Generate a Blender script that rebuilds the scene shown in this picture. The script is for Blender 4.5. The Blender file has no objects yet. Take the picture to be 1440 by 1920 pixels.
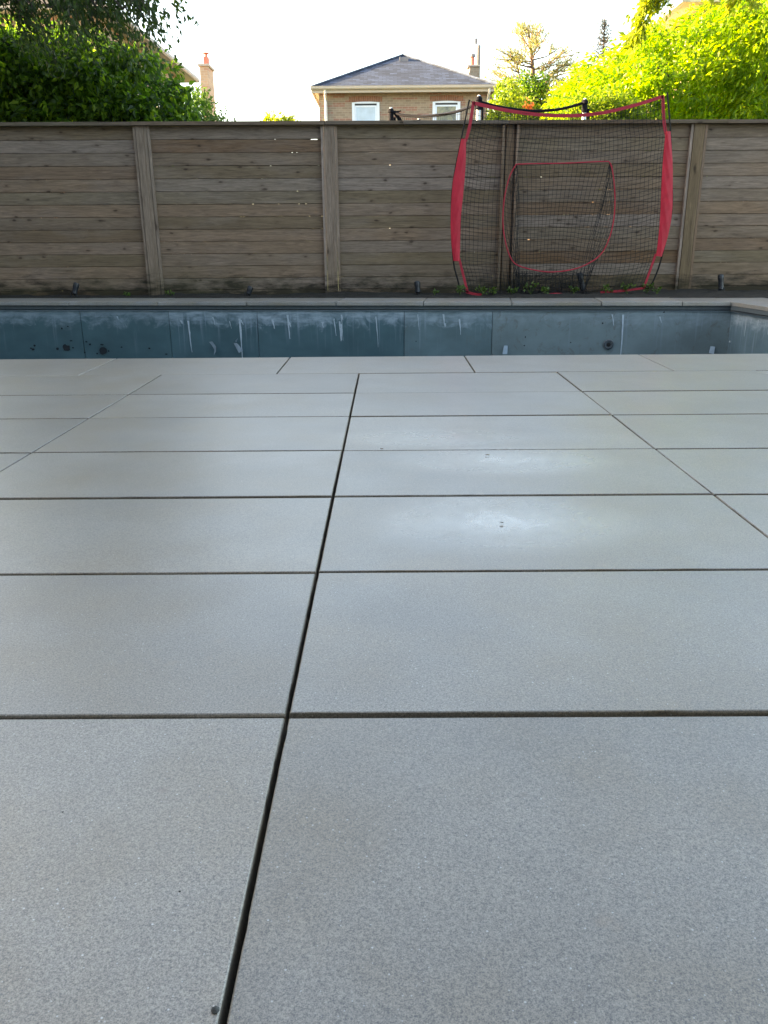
import bpy, math, random
import numpy as np
from mathutils import Matrix, Vector
random.seed(4); RS = np.random.RandomState(7)
C = bpy.context.scene.collection
R = math.radians
# ------------------------------------------------------------------ camera
F, PI_, YA, RO, H = 1530.9, .3223, -.0064, .0083, .6415
c, s = np.cos(YA), np.sin(YA); Rz = np.array([[c, -s, 0], [s, c, 0], [0, 0, 1]])
c, s = np.cos(PI_), np.sin(PI_); Mx = np.array([[1, 0, 0], [0, c, -s], [0, s, c]])
c, s = np.cos(RO), np.sin(RO); Qx = np.array([[c, 0, -s], [0, 1, 0], [s, 0, c]])
A = Qx @ Mx @ Rz                       # rows: right, forward, up
CAM = np.array([0, 0, H])
cam_d = bpy.data.cameras.new('camera'); cam = bpy.data.objects.new('camera', cam_d); C.objects.link(cam)
m = Matrix.Identity(4)
for i in range(3):
    m[i][0], m[i][1], m[i][2] = A[0][i], A[2][i], -A[1][i]
m.translation = Vector(CAM); cam.matrix_world = m
cam_d.sensor_fit = 'VERTICAL'; cam_d.sensor_height = 32; cam_d.lens = 32 * F / 1920
cam_d.clip_start = .02; cam_d.clip_end = 3000
bpy.context.scene.camera = cam
def at(u, v, Y):
    r = A.T @ np.array([(u - 720) / F, 1, (960 - v) / F]); return CAM + r * (Y / r[1])
def atz(u, v, z=0):
    r = A.T @ np.array([(u - 720) / F, 1, (960 - v) / F]); return CAM + r * ((z - H) / r[2])
# ------------------------------------------------------------------ light
SUN_DIR = Vector((-.97, .08, .215)).normalized()        # towards the sun
elev = math.asin(SUN_DIR.z); az = math.atan2(SUN_DIR.x, SUN_DIR.y)
w = bpy.data.worlds.new('World'); bpy.context.scene.world = w; w.use_nodes = True
nt = w.node_tree; bg = nt.nodes['Background']
sky = nt.nodes.new('ShaderNodeTexSky'); sky.sky_type = 'NISHITA'; sky.sun_disc = False
sky.sun_elevation = elev; sky.sun_rotation = az; sky.dust_density = 2.2; sky.air_density = .8; sky.ozone_density = .4
nt.links.new(sky.outputs[0], bg.inputs[0]); bg.inputs[1].default_value = .15
sl = bpy.data.lights.new('sun', 'SUN'); sl.energy = 5.0; sl.angle = R(.6); sl.color = (1, .82, .58)
so = bpy.data.objects.new('sun', sl); C.objects.link(so)
so.rotation_euler = SUN_DIR.to_track_quat('Z', 'Y').to_euler()
vs = bpy.context.scene.view_settings
vs.view_transform = 'Standard'; vs.look = 'None'; vs.gamma = 1; vs.use_curve_mapping = False
vs.exposure = 2.84
vs.use_white_balance = True; vs.white_balance_temperature = 7900; vs.white_balance_tint = 10
# ------------------------------------------------------------------ materials
class NT:
    def __init__(s, name):
        s.m = bpy.data.materials.new(name); s.m.use_nodes = True; s.t = s.m.node_tree
        s.b = s.t.nodes['Principled BSDF']; s.out = s.t.nodes['Material Output']
    def n(s, ty, props=None, **ins):
        k = s.t.nodes.new('ShaderNode' + ty)
        for a, v in (props or {}).items(): setattr(k, a, v)
        for a, v in ins.items():
            a = int(a[1:]) if a[0] == '_' else a.replace('_', ' ')
            s.set(k.inputs[a], v)
        return k
    def set(s, sock, v):
        if hasattr(v, 'outputs'): v = v.outputs[0]
        if isinstance(v, bpy.types.NodeSocket): s.t.links.new(v, sock)
        else:
            if isinstance(v, tuple) and len(v) == 3 and sock.type == 'RGBA': v = v + (1,)
            sock.default_value = v
    def co(s, sc=(1, 1, 1), rnd=0, loc=(0, 0, 0), src='Object'):
        v = s.n('TexCoord').outputs[src]
        if rnd:
            o = s.n('ObjectInfo').outputs['Random']
            q = s.n('Math', {'operation': 'MULTIPLY'}, _0=o, _1=rnd)
            cx = s.n('CombineXYZ', _0=q, _1=q, _2=q)
            v = s.n('VectorMath', {'operation': 'ADD'}, _0=v, _1=cx).outputs[0]
        mp = s.n('Mapping', Vector=v, Scale=sc, Location=loc)
        return mp
    def noise(s, co, scale, det=4, rough=.55, dist=0):
        return s.n('TexNoise', Vector=co, Scale=scale, Detail=det, Roughness=rough, Distortion=dist).outputs[0]
    def ramp(s, f, stops, interp='LINEAR'):
        r = s.n('ValToRGB', Fac=f); e = r.color_ramp; e.interpolation = interp
        while len(e.elements) < len(stops): e.elements.new(.5)
        for el, (p, cc) in zip(e.elements, stops):
            el.position = p; el.color = (cc, cc, cc, 1) if isinstance(cc, (int, float)) else tuple(cc) + (1,)
        return r.outputs[0]
    def mix(s, f, a, b, mode='MIX'):
        k = s.n('Mix', {'data_type': 'RGBA', 'blend_type': mode})
        s.set(k.inputs[0], f); s.set(k.inputs[6], a); s.set(k.inputs[7], b); return k.outputs[2]
    def math(s, op, a, b=0., cl=False):
        return s.n('Math', {'operation': op, 'use_clamp': cl}, _0=a, _1=b).outputs[0]
    def bump(s, h, strength=.3, dist=.01):
        k = s.n('Bump', Height=h, Strength=strength, Distance=dist); s.set(s.b.inputs['Normal'], k.outputs[0])
    def fin(s, col=None, rough=None, metal=None, spec=None):
        if col is not None: s.set(s.b.inputs['Base Color'], col)
        if rough is not None: s.set(s.b.inputs['Roughness'], rough)
        if metal is not None: s.set(s.b.inputs['Metallic'], metal)
        if spec is not None: s.set(s.b.inputs['Specular IOR Level'], spec)
        return s.m
def simple(name, col, rough=.6, metal=0., spec=.5, var=.12, sc=20):
    t = NT(name); n = t.noise(t.co(), sc)
    lo = tuple(x * (1 - var) for x in col); hi = tuple(min(1, x * (1 + var)) for x in col)
    return t.fin(t.ramp(n, [(.3, lo), (.7, hi)]), rough, metal, spec)
M = {}
def mk_concrete(name, base=(.33, .34, .345), coping=False):
    t = NT(name); co = t.co(rnd=40); wo = t.co()
    fine = t.math('ADD', t.math('MULTIPLY', t.noise(co, 680, 2, .6), .5), t.math('MULTIPLY', t.noise(co, 310, 3, .7), .5)); med = t.noise(co, 90, 3, .6); big = t.noise(co, 1.5, 5, .6); bl = t.noise(co, 4.2, 4, .55)
    a = tuple(x * .70 for x in base); b = tuple(x * 1.20 for x in base)
    col = t.ramp(big, [(.3, a), (.72, b)])
    warm = t.ramp(bl, [(.40, 0.), (.70, .8)])
    col = t.mix(warm, col, (base[0] * .92, base[1] * .80, base[2] * .60))
    col = t.mix(.9, col, t.ramp(fine, [(.38, .12), (.5, .5), (.62, .84)]), 'OVERLAY')
    vo = t.n('TexVoronoi', Vector=co, Scale=330., Randomness=1.)
    dk = t.ramp(vo.outputs['Distance'], [(.16, 1.), (.32, 0.)])
    sel = t.ramp(t.n('SeparateColor', _0=vo.outputs['Color']).outputs[0], [(.45, 0.), (.52, 1.)])
    col = t.mix(t.math('MULTIPLY', t.math('MULTIPLY', dk, sel), .6), col, (.07, .07, .072))
    vo2 = t.n('TexVoronoi', Vector=co, Scale=200., Randomness=1.)
    s2 = t.n('SeparateColor', _0=vo2.outputs['Color'])
    wk = t.math('MULTIPLY', t.ramp(vo2.outputs['Distance'], [(.1, 1.), (.2, 0.)]), t.ramp(s2.outputs[1], [(.86, 0.), (.90, 1.)]))
    col = t.mix(t.math('MULTIPLY', wk, .6), col, (.62, .62, .6))
    v3 = t.n('TexVoronoi', Vector=co, Scale=125., Randomness=1.); s3 = t.n('SeparateColor', _0=v3.outputs['Color'])
    r3 = t.ramp(v3.outputs['Distance'], [(.10, 1.), (.17, 0.)])
    col = t.mix(t.math('MULTIPLY', t.math('MULTIPLY', r3, t.ramp(s3.outputs[0], [(.66, 0.), (.68, 1.)])), .75), col, (.045, .045, .048))
    col = t.mix(t.math('MULTIPLY', t.math('MULTIPLY', r3, t.ramp(s3.outputs[0], [(.08, 1.), (.10, 0.)])), .7), col, (.62, .62, .60))
    v4 = t.n('TexVoronoi', Vector=co, Scale=9., Randomness=1.); s4 = t.n('SeparateColor', _0=v4.outputs['Color'])
    d4 = t.math('ADD', v4.outputs['Distance'], t.math('MULTIPLY', t.noise(co, 60, 4, .7), .10))
    col = t.mix(t.math('MULTIPLY', t.math('MULTIPLY', t.ramp(d4, [(.07, 1.), (.13, 0.)]), t.ramp(s4.outputs[1], [(.6, 0.), (.65, 1.)])), .6), col, (.16, .12, .085))
    rk = t.math('MULTIPLY', t.ramp(t.noise(co, 26, 4, .6), [(.58, 0.), (.72, 1.)]), t.ramp(t.noise(co, 3.1, 2), [(.5, 0.), (.65, 1.)]))
    col = t.mix(t.math('MULTIPLY', rk, .35), col, (.30, .21, .13))
    rn = t.n('ObjectInfo').outputs['Random']
    col = t.mix(1., col, t.ramp(rn, [(0, .89), (.5, 1.), (1, 1.09)]), 'MULTIPLY')
    # smooth patches; their pale tint paints sky sheen into the slab colour
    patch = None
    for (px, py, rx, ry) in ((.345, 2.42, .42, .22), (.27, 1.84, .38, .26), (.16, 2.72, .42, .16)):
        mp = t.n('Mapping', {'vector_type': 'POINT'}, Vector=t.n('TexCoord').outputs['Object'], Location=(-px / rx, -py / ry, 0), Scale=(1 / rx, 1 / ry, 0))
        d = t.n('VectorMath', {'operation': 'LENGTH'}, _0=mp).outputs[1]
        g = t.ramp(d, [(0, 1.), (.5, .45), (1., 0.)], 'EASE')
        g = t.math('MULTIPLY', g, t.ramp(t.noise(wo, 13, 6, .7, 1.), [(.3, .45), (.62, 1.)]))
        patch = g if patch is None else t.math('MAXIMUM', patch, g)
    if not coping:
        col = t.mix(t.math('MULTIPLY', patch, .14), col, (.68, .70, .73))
    rough = t.ramp(t.noise(co, 3.5, 4), [(.3, .38), (.7, .50)])
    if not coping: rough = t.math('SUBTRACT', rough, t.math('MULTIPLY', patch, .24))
    t.bump(t.math('ADD', t.math('MULTIPLY', fine, .6), t.math('MULTIPLY', med, .4)), .35, .0012)
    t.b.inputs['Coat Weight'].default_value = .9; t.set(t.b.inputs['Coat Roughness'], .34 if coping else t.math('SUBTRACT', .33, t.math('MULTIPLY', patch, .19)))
    return t.fin(col, rough, 0., 1.)
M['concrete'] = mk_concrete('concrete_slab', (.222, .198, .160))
M['coping'] = mk_concrete('coping_concrete', (.31, .31, .30), True)
def mk_soil():
    t = NT('soil'); co = t.co(); n = t.noise(co, 45, 6, .7); b = t.noise(co, 4, 4)
    col = t.mix(b, t.ramp(n, [(.3, (.004, .003, .003)), (.7, (.026, .020, .016))]), (.012, .013, .008))
    t.bump(n, .8, .02); return t.fin(col, .95)
M['soil'] = mk_soil()
M['bedding'] = simple('bedding_sand', (.016, .015, .014), .95, sc=80)
def mk_lawn():
    t = NT('lawn'); co = t.co(); n = t.noise(co, 30, 6, .7); b = t.noise(co, .4, 4)
    t.bump(n, .8, .03); return t.fin(t.mix(b, t.ramp(n, [(.3, (.02, .04, .008)), (.7, (.07, .11, .03))]), (.06, .08, .03)), .9)
M['lawn'] = mk_lawn()
def mk_wood(name, tint=(1, 1, 1), vert=False):
    t = NT(name)
    rnd = t.n('Attribute', {'attribute_name': 'rnd'}).outputs['Fac']
    off = t.math('MULTIPLY', rnd, 57.)
    tc = t.n('TexCoord').outputs['Object']
    v = t.n('VectorMath', {'operation': 'ADD'}, _0=tc, _1=t.n('CombineXYZ', _0=off, _1=off, _2=0.)).outputs[0]
    sc = (14, 14, .9) if vert else (.9, 14, 14)
    g = t.n('Mapping', Vector=v, Scale=sc)
    grain = t.noise(g, 3.2, 8, .68, 1.2); fib = t.noise(g, 16, 4, .7)
    blot = t.noise(t.n('Mapping', Vector=v, Scale=(.8, 1, 2.5) if not vert else (2, 1, .7)), 1.6, 5, .6)
    base = t.ramp(rnd, [(0, (.165, .108, .065)), (.2, (.225, .186, .148)), (.38, (.235, .180, .130)), (.55, (.190, .158, .122)),
                        (.75, (.255, .228, .205)), (.88, (.185, .158, .110)), (1, (.170, .130, .090))])
    grey = t.ramp(blot, [(.45, 0.), (.75, .5)])
    col = t.mix(grey, base, (.225, .208, .195))
    col = t.mix(.75, col, t.ramp(grain, [(.25, .12), (.5, .5), (.75, .82)]), 'OVERLAY')
    col = t.mix(.6, col, t.ramp(fib, [(.25, .34), (.7, .6)]), 'OVERLAY')
    # knots
    kv = t.n('Mapping', Vector=v, Scale=(4.5, .1, 11) if not vert else (7, .1, 2.2))
    vo = t.n('TexVoronoi', Vector=t.n('VectorMath', {'operation': 'ADD'}, _0=kv, _1=t.n('VectorMath', {'operation': 'SCALE'}, _0=t.n('TexNoise', Vector=v, Scale=12.).outputs[1], Scale=.22).outputs[0]).outputs[0], Scale=1.)
    sel = t.ramp(t.n('SeparateColor', _0=vo.outputs['Color']).outputs[0], [(.30, 0.), (.35, 1.)])
    kn = t.math('MULTIPLY', t.ramp(vo.outputs['Distance'], [(.06, 1.), (.16, 0.)]), sel)
    col = t.mix(t.math('MULTIPLY', kn, .8), col, (.022, .016, .012))
    hal = t.math('MULTIPLY', t.ramp(vo.outputs['Distance'], [(.08, 1.), (.36, 0.)]), sel)
    col = t.mix(t.math('MULTIPLY', hal, .28), col, (.07, .045, .03))
    # splash-back dirt and moss near the soil
    z = t.n('SeparateXYZ', _0=tc).outputs[2]
    dz = t.math('ADD', z, t.math('MULTIPLY', t.noise(t.n('Mapping', Vector=tc, Scale=(1.3, 1, 5)), 2.2, 6, .7), -.85))
    dirt = t.ramp(dz, [(0., .88), (.16, .0)]) if False else t.n('MapRange', _0=dz, _1=-.40, _2=-.20, _3=.93, _4=0.).outputs[0]
    col = t.mix(dirt, col, (.016, .014, .011))
    moss = t.math('MULTIPLY', t.n('MapRange', _0=z, _1=.12, _2=.6, _3=.4, _4=0.).outputs[0], t.ramp(t.noise(t.n('Mapping', Vector=tc, Scale=(.7, 1, 2)), 1.5, 4), [(.35, 0.), (.7, 1.)]))
    col = t.mix(moss, col, (.085, .092, .045))
    col = t.mix(1., col, tuple(x * y for x, y in zip(tint, (.98, .87, .80))), 'MULTIPLY')
    t.bump(t.math('ADD', t.math('MULTIPLY', grain, .7), t.math('MULTIPLY', fib, .5)), .5, .004)
    return t.fin(col, .82, 0, .3)
M['board'] = mk_wood('fence_board'); M['post'] = mk_wood('fence_post', (1.0, .96, .90), True)
M['trim'] = mk_wood('fence_trim', (1.25, 1.27, 1.32), True); M['cap'] = mk_wood('fence_cap', (.66, .68, .68))
def mk_pool(name, base, streak, top, warm=0.):
    t = NT(name); tc = t.n('TexCoord').outputs['Object']
    big = t.noise(t.n('Mapping', Vector=tc, Scale=(1.2, 1.2, 2)), 1.6, 6, .6)
    col = t.ramp(big, [(.3, tuple(x * .82 for x in base)), (.7, tuple(x * 1.22 for x in base))])
    z = t.n('SeparateXYZ', _0=tc).outputs[2]
    s1 = t.noise(t.n('Mapping', Vector=tc, Scale=(26, 26, .9)), 1., 4, .6, .35)
    s2 = t.noise(t.n('Mapping', Vector=tc, Scale=(3, 3, 1.2)), 1., 3, .5)
    run = t.n('MapRange', _0=t.math('ADD', z, t.math('MULTIPLY', s2, -.75)), _1=-.95, _2=-.45, _3=0., _4=1.).outputs[0]
    stk = t.math('MULTIPLY', t.ramp(s1, [(.60 - .03 * streak, 0.), (.70 - .02 * streak, 1.)]), run)
    col = t.mix(t.math('MULTIPLY', stk, .45 * streak), col, (.30, .38, .47))
    ed = t.noise(t.n('Mapping', Vector=tc, Scale=(2.6, 2.6, 3)), 1.8, 7, .7, 1.)
    smear = t.math('MULTIPLY', t.n('MapRange', _0=t.math('ADD', z, t.math('MULTIPLY', ed, .5)), _1=-.02, _2=.09, _3=0., _4=1.).outputs[0], t.ramp(t.noise(t.n('Mapping', Vector=tc, Scale=(3, 3, 12)), 2, 4, .6), [(.35, .3), (.65, 1.)]))
    col = t.mix(t.math('MULTIPLY', smear, top), col, (.36, .46, .54))
    br = t.math('MULTIPLY', t.ramp(t.noise(t.n('Mapping', Vector=tc, Scale=(3, 3, 2)), 3, 7, .72, 1.5), [(.56, 0.), (.66, 1.)]), warm)
    col = t.mix(br, col, (.12, .12, .11))
    t.bump(stk, .1, .004)
    return t.fin(col, t.ramp(ed, [(.3, .28), (.7, .5)]), 0, .5)
M['pool_dark'] = mk_pool('pool_wall_teal', (.060, .122, .142), .8, .6)
M['pool_mid'] = mk_pool('pool_wall_blue', (.064, .128, .150), 1.5, 1.)
M['pool_grey'] = mk_pool('pool_wall_grey_blue', (.108, .172, .192), 1., .7, .3)
M['pool_light'] = mk_pool('pool_wall_pale_grey', (.152, .210, .225), .7, .35, .6)
M['pool_end'] = mk_pool('pool_wall_streaked', (.105, .175, .215), 2.6, 1.)
M['track'] = simple('liner_track', (.10, .125, .14), .45, 0, .5)
M['residue'] = simple('glue_residue', (.40, .49, .56), .6, sc=60)
M['mildew'] = simple('mildew', (.010, .016, .022), .7)
M['liner'] = simple('torn_liner', (.22, .30, .36), .4)
M['black_plastic'] = simple('black_plastic', (.016, .022, .030), .38)
M['hole'] = simple('dark_hole', (.004, .004, .005), .8)
def mk_red():
    t = NT('red_polyester'); co = t.co(sc=(1, 1, .35)); n = t.noise(co, 22, 5, .6, .6)
    t.bump(n, .5, .01); return t.fin(t.ramp(n, [(.3, (.40, .010, .028)), (.7, (.54, .018, .044))]), .55, 0, .4)
M['red'] = mk_red()
M['red_strap'] = simple('red_webbing', (.36, .016, .035), .75)
M['net'] = simple('black_netting', (.007, .009, .013), .8)
M['rod'] = simple('black_rod', (.010, .010, .011), .6, 0, .2)
M['steel'] = simple('pale_painted_pole', (.62, .68, .74), .3, .1)
M['foam'] = simple('black_cap', (.009, .009, .013), .8, 0, .1)
M['silver_cord'] = simple('pale_cord', (.020, .025, .042), .8, 0, .1)
def mk_brick(name, a, b, mortar, red=(.30, .13, .085), sc=1.0):
    t = NT(name)
    tc = t.n('TexCoord'); p = t.n('SeparateXYZ', _0=tc.outputs['Object'])
    nz = t.n('SeparateXYZ', _0=tc.outputs['Normal'])
    side = t.math('GREATER_THAN', t.math('ABSOLUTE', nz.outputs[0]), .5)
    u = t.n('Mix', {'data_type': 'FLOAT'}); t.set(u.inputs[0], side); t.set(u.inputs[2], p.outputs[0]); t.set(u.inputs[3], p.outputs[1])
    v = t.n('CombineXYZ', _0=u.outputs[0], _1=p.outputs[2], _2=0.)
    br = t.n('TexBrick', {'offset': .5}, Vector=v, Color1=a, Color2=b, Mortar=mortar, Scale=1., Mortar_Size=.008, Bias=0., Brick_Width=.24 * sc, Row_Height=.082 * sc)
    # per-brick choice of red bricks
    q = t.n('VectorMath', {'operation': 'FLOOR'}, _0=t.n('Mapping', Vector=v, Scale=(1 / (.24 * sc) * .5, 1 / (.082 * sc), 1)).outputs[0])
    wn = t.n('TexWhiteNoise', Vector=q.outputs[0]).outputs[0]
    isr = t.math('MULTIPLY', t.math('GREATER_THAN', wn, .84), t.math('SUBTRACT', 1., br.outputs[1]))
    col = t.mix(t.math('MULTIPLY', isr, .8), br.outputs[0], red)
    col = t.mix(.4, col, t.ramp(t.noise(t.co(), 6, 5), [(.3, .4), (.7, .6)]), 'OVERLAY')
    t.bump(t.math('SUBTRACT', 1., br.outputs[1]), .4, .01)
    return t.fin(col, .85)
M['brick'] = mk_brick('tan_brick', (.27, .225, .175), (.21, .172, .13), (.30, .265, .22), (.25, .13, .10))
M['brick_orange'] = mk_brick('buff_brick', (.50, .35, .24), (.42, .29, .20), (.45, .38, .30), (.42, .22, .15))
M['brick_red'] = simple('red_brick_arch', (.24, .12, .08), .85, sc=8, var=.3)
def mk_shingle(name, base):
    t = NT(name); tc = t.n('TexCoord').outputs['Object']; p = t.n('SeparateXYZ', _0=tc)
    v = t.n('CombineXYZ', _0=t.math('ADD', p.outputs[0], t.math('MULTIPLY', p.outputs[1], .01)), _1=p.outputs[2], _2=0.)
    br = t.n('TexBrick', {'offset': .5, 'offset_frequency': 2}, Vector=v, Color1=tuple(x * .6 for x in base), Color2=tuple(x * 1.5 for x in base), Mortar=tuple(x * .45 for x in base), Scale=1., Mortar_Size=.008, Mortar_Smooth=.3, Brick_Width=.30, Row_Height=.075)
    col = t.mix(.6, br.outputs[0], t.ramp(t.noise(t.n('Mapping', Vector=tc, Scale=(2, 2, 9)), 2.5, 6, .7), [(.3, .3), (.7, .72)]), 'OVERLAY')
    return t.fin(col, .85)
M['shingle'] = mk_shingle('grey_shingles', (.038, .055, .094))
M['shingle_brown'] = mk_shingle('brown_shingles', (.07, .056, .045))
M['gutter'] = simple('beige_gutter', (.42, .39, .33), .5, var=.05)
M['soffit'] = simple('soffit', (.62, .54, .44), .7, var=.05)
M['window_white'] = simple('white_window_frame', (.62, .74, .88), .4, var=.04)
M['blind'] = simple('pale_blind_pane', (.36, .50, .66), .12, 0, .8, var=.10, sc=3)
def mk_glass():
    t = NT('window_glass'); n = t.noise(t.co(), 2.2, 5, .6, .5)
    return t.fin(t.ramp(n, [(.35, (.03, .035, .035)), (.5, (.10, .115, .07)), (.65, (.20, .19, .09))]), .06, 0, .9)  # mottled green and yellow paint a tree reflection into the pane colour
M['glass'] = mk_glass()
M['terracotta'] = simple('terracotta', (.52, .17, .12), .75)
M['metal_grey'] = simple('grey_metal', (.17, .17, .19), .5, .1)
M['stone_cap'] = simple('chimney_cap', (.42, .38, .34), .8)
M['pole_wood'] = simple('utility_pole', (.25, .22, .20), .9)
def mk_bark(name, a, b):
    t = NT(name); n = t.noise(t.co(sc=(1, 1, .2)), 20, 6, .7); t.bump(n, .8, .02)
    return t.fin(t.ramp(n, [(.3, a), (.7, b)]), .9)
M['bark'] = mk_bark('bark', (.025, .018, .014), (.09, .07, .055)); M['bark_pine'] = mk_bark('pine_bark', (.10, .06, .04), (.22, .14, .09))
def mk_leaf(name, stops, trans=.45, rough=.45, tint=1.5):
    t = NT(name); rnd = t.n('Attribute', {'attribute_name': 'rnd'}).outputs['Fac']
    col = t.ramp(rnd, stops); big = t.noise(t.co(), 1.6, 3)
    col = t.mix(.35, col, t.ramp(big, [(.3, .33), (.7, .68)]), 'OVERLAY')
    t.fin(col, rough, 0, .4)
    tr = t.n('BsdfTranslucent', Color=t.mix(1., col, (tint, tint * 1.05, tint * .45), 'MULTIPLY'))
    mx = t.n('MixShader', Fac=trans, _1=t.b.outputs[0], _2=tr.outputs[0]); t.set(t.out.inputs[0], mx.outputs[0]); return t.m
M['leaf_dark'] = mk_leaf('dark_leaf', [(0, (.020, .042, .014)), (.6, (.034, .070, .018)), (1, (.060, .105, .024))])
M['leaf_green'] = mk_leaf('green_leaf', [(0, (.016, .045, .010)), (.5, (.055, .12, .016)), (.85, (.11, .20, .024)), (1, (.22, .33, .035))], .6, .4, 1.9)
M['leaf_far'] = mk_leaf('mid_green_leaf', [(0, (.05, .11, .03)), (1, (.11, .19, .06))])
M['leaf_lime'] = mk_leaf('lime_leaf', [(0, (.07, .14, .010)), (.5, (.17, .26, .014)), (1, (.29, .34, .020))], .6, .45, 2.1)
M['leaf_bush'] = mk_leaf('bush_leaf', [(0, (.06, .12, .014)), (.5, (.14, .20, .020)), (1, (.24, .28, .03))], .55, .45, 1.9)
M['leaf_yellow'] = mk_leaf('yellowing_leaf', [(0, (.13, .18, .02)), (.6, (.24, .27, .03)), (1, (.33, .30, .05))], .65, .45, 2.)
M['leaf_orange'] = mk_leaf('orange_petal', [(0, (.6, .16, .05)), (1, (.75, .25, .1))], .3)
M['needle_pine'] = mk_leaf('pine_needle', [(0, (.09, .11, .045)), (.5, (.18, .18, .08)), (1, (.32, .29, .16))], .45)
M['needle_dark'] = mk_leaf('spruce_needle', [(0, (.035, .045, .045)), (1, (.08, .085, .085))], .2)
M['leaf_weed'] = mk_leaf('weed_leaf', [(0, (.04, .09, .02)), (1, (.12, .19, .05))], .4)
M['leaf_dry'] = mk_leaf('dry_leaf', [(0, (.10, .07, .045)), (1, (.2, .15, .1))], .2)
# ------------------------------------------------------------------ mesh helpers
class MB:
    def __init__(s): s.v = []; s.f = []; s.r = []
    def add(s, vs, fs, r=None):
        o = len(s.v); s.v += [tuple(map(float, p)) for p in vs]; s.f += [tuple(i + o for i in f) for f in fs]
        r = random.random() if r is None else r; s.r += [r] * len(fs); return s
    def box(s, x0, x1, y0, y1, z0, z1, r=None, bev=0):
        if bev:
            return s.slab([(x0, y0), (x1, y0), (x1, y1), (x0, y1)], z0, z1, bev, r)
        return s.add([(x0, y0, z0), (x1, y0, z0), (x1, y1, z0), (x0, y1, z0), (x0, y0, z1), (x1, y0, z1), (x1, y1, z1), (x0, y1, z1)],
                     [(3, 2, 1, 0), (4, 5, 6, 7), (0, 1, 5, 4), (1, 2, 6, 5), (2, 3, 7, 6), (3, 0, 4, 7)], r)
    def slab(s, poly, z0, z1, bev, r=None):
        n = len(poly); cx = sum(p[0] for p in poly) / n; cy = sum(p[1] for p in poly) / n
        def inset(d):
            out = []
            for i in range(n):
                p = Vector(poly[i]); a = (Vector(poly[i - 1]) - p).normalized(); b = (Vector(poly[(i + 1) % n]) - p).normalized()
                out.append(tuple(p + (a + b) * d))
            return out
        rings = [(poly, z0), (poly, z1 - bev), (inset(bev * .3), z1 - bev * .3), (inset(bev), z1)]
        vs = [(x, y, z) for q, z in rings for x, y in q]; fs = [tuple(range(n - 1, -1, -1)), tuple(range(3 * n, 4 * n))]
        for k in range(3):
            for i in range(n):
                j = (i + 1) % n; fs.append((k * n + i, k * n + j, (k + 1) * n + j, (k + 1) * n + i))
        return s.add(vs, fs, r)
    def prism(s, poly, d, r=None):
        # poly: list of 3-D points (planar), extruded by vector d
        n = len(poly); d = np.array(d); vs = [tuple(p) for p in poly] + [tuple(np.array(p) + d) for p in poly]
        fs = [tuple(range(n)), tuple(range(2 * n - 1, n - 1, -1))] + [(i, i + n, (i + 1) % n + n, (i + 1) % n) for i in range(n)]
        return s.add(vs, fs, r)
    def tube(s, pts, rad, n=6, r=None, cap=True):
        pts = [Vector(tuple(map(float, p))) for p in pts]; rad = rad if hasattr(rad, '__len__') else [rad] * len(pts)
        vs = []; up = Vector((.123, .31, .94)).normalized()
        for i, p in enumerate(pts):
            d = (pts[min(i + 1, len(pts) - 1)] - pts[max(i - 1, 0)]).normalized()
            a = d.cross(up)
            if a.length < .05: a = d.cross(Vector((1, .1, 0)))
            a.normalize(); b = d.cross(a)
            for k in range(n):
                t = 2 * math.pi * k / n; vs.append(p + (a * math.cos(t) + b * math.sin(t)) * rad[i])
        fs = [(i * n + k, i * n + (k + 1) % n, (i + 1) * n + (k + 1) % n, (i + 1) * n + k) for i in range(len(pts) - 1) for k in range(n)]
        if cap: fs += [tuple(range(n - 1, -1, -1)), tuple(range((len(pts) - 1) * n, len(pts) * n))]
        return s.add(vs, fs, r)
    def lathe(s, prof, o, ax=(0, 0, 1), n=16, r=None):
        ax = Vector(ax).normalized(); a = ax.orthogonal().normalized(); b = ax.cross(a); o = Vector(tuple(map(float, o))); vs = []
        for (rr, h) in prof:
            for k in range(n):
                t = 2 * math.pi * k / n; vs.append(o + ax * h + (a * math.cos(t) + b * math.sin(t)) * rr)
        fs = [(i * n + k, i * n + (k + 1) % n, (i + 1) * n + (k + 1) % n, (i + 1) * n + k) for i in range(len(prof) - 1) for k in range(n)]
        fs += [tuple(range(n - 1, -1, -1)), tuple(range((len(prof) - 1) * n, len(prof) * n))]
        return s.add(vs, fs, r)
    def ribbon(s, pts, wd, th=.004, r=None):
        # flat webbing: wd = width vector (or list of), th = thickness along -y
        pts = [np.array(p, float) for p in pts]; n = len(pts)
        wd = [np.array(x, float) for x in (wd if hasattr(wd[0], '__len__') else [wd] * n)]; t = np.array([0, th, 0])
        vs = []
        for p, q in zip(pts, wd): vs += [p - q / 2, p + q / 2, p + q / 2 + t, p - q / 2 + t]
        fs = [(4 * i + k, 4 * i + (k + 1) % 4, 4 * i + 4 + (k + 1) % 4, 4 * i + 4 + k) for i in range(n - 1) for k in range(4)]
        fs += [(3, 2, 1, 0), (4 * n - 4, 4 * n - 3, 4 * n - 2, 4 * n - 1)]
        return s.add(vs, fs, r)
def wpos(o):
    p = np.zeros(3)
    while o: p += np.array(o.location); o = o.parent
    return p
def setp(o, label=None, cat=None, group=None, kind=None):
    for k, v in (('label', label), ('category', cat), ('group', group), ('kind', kind)):
        if v: o[k] = v
    return o
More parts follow.
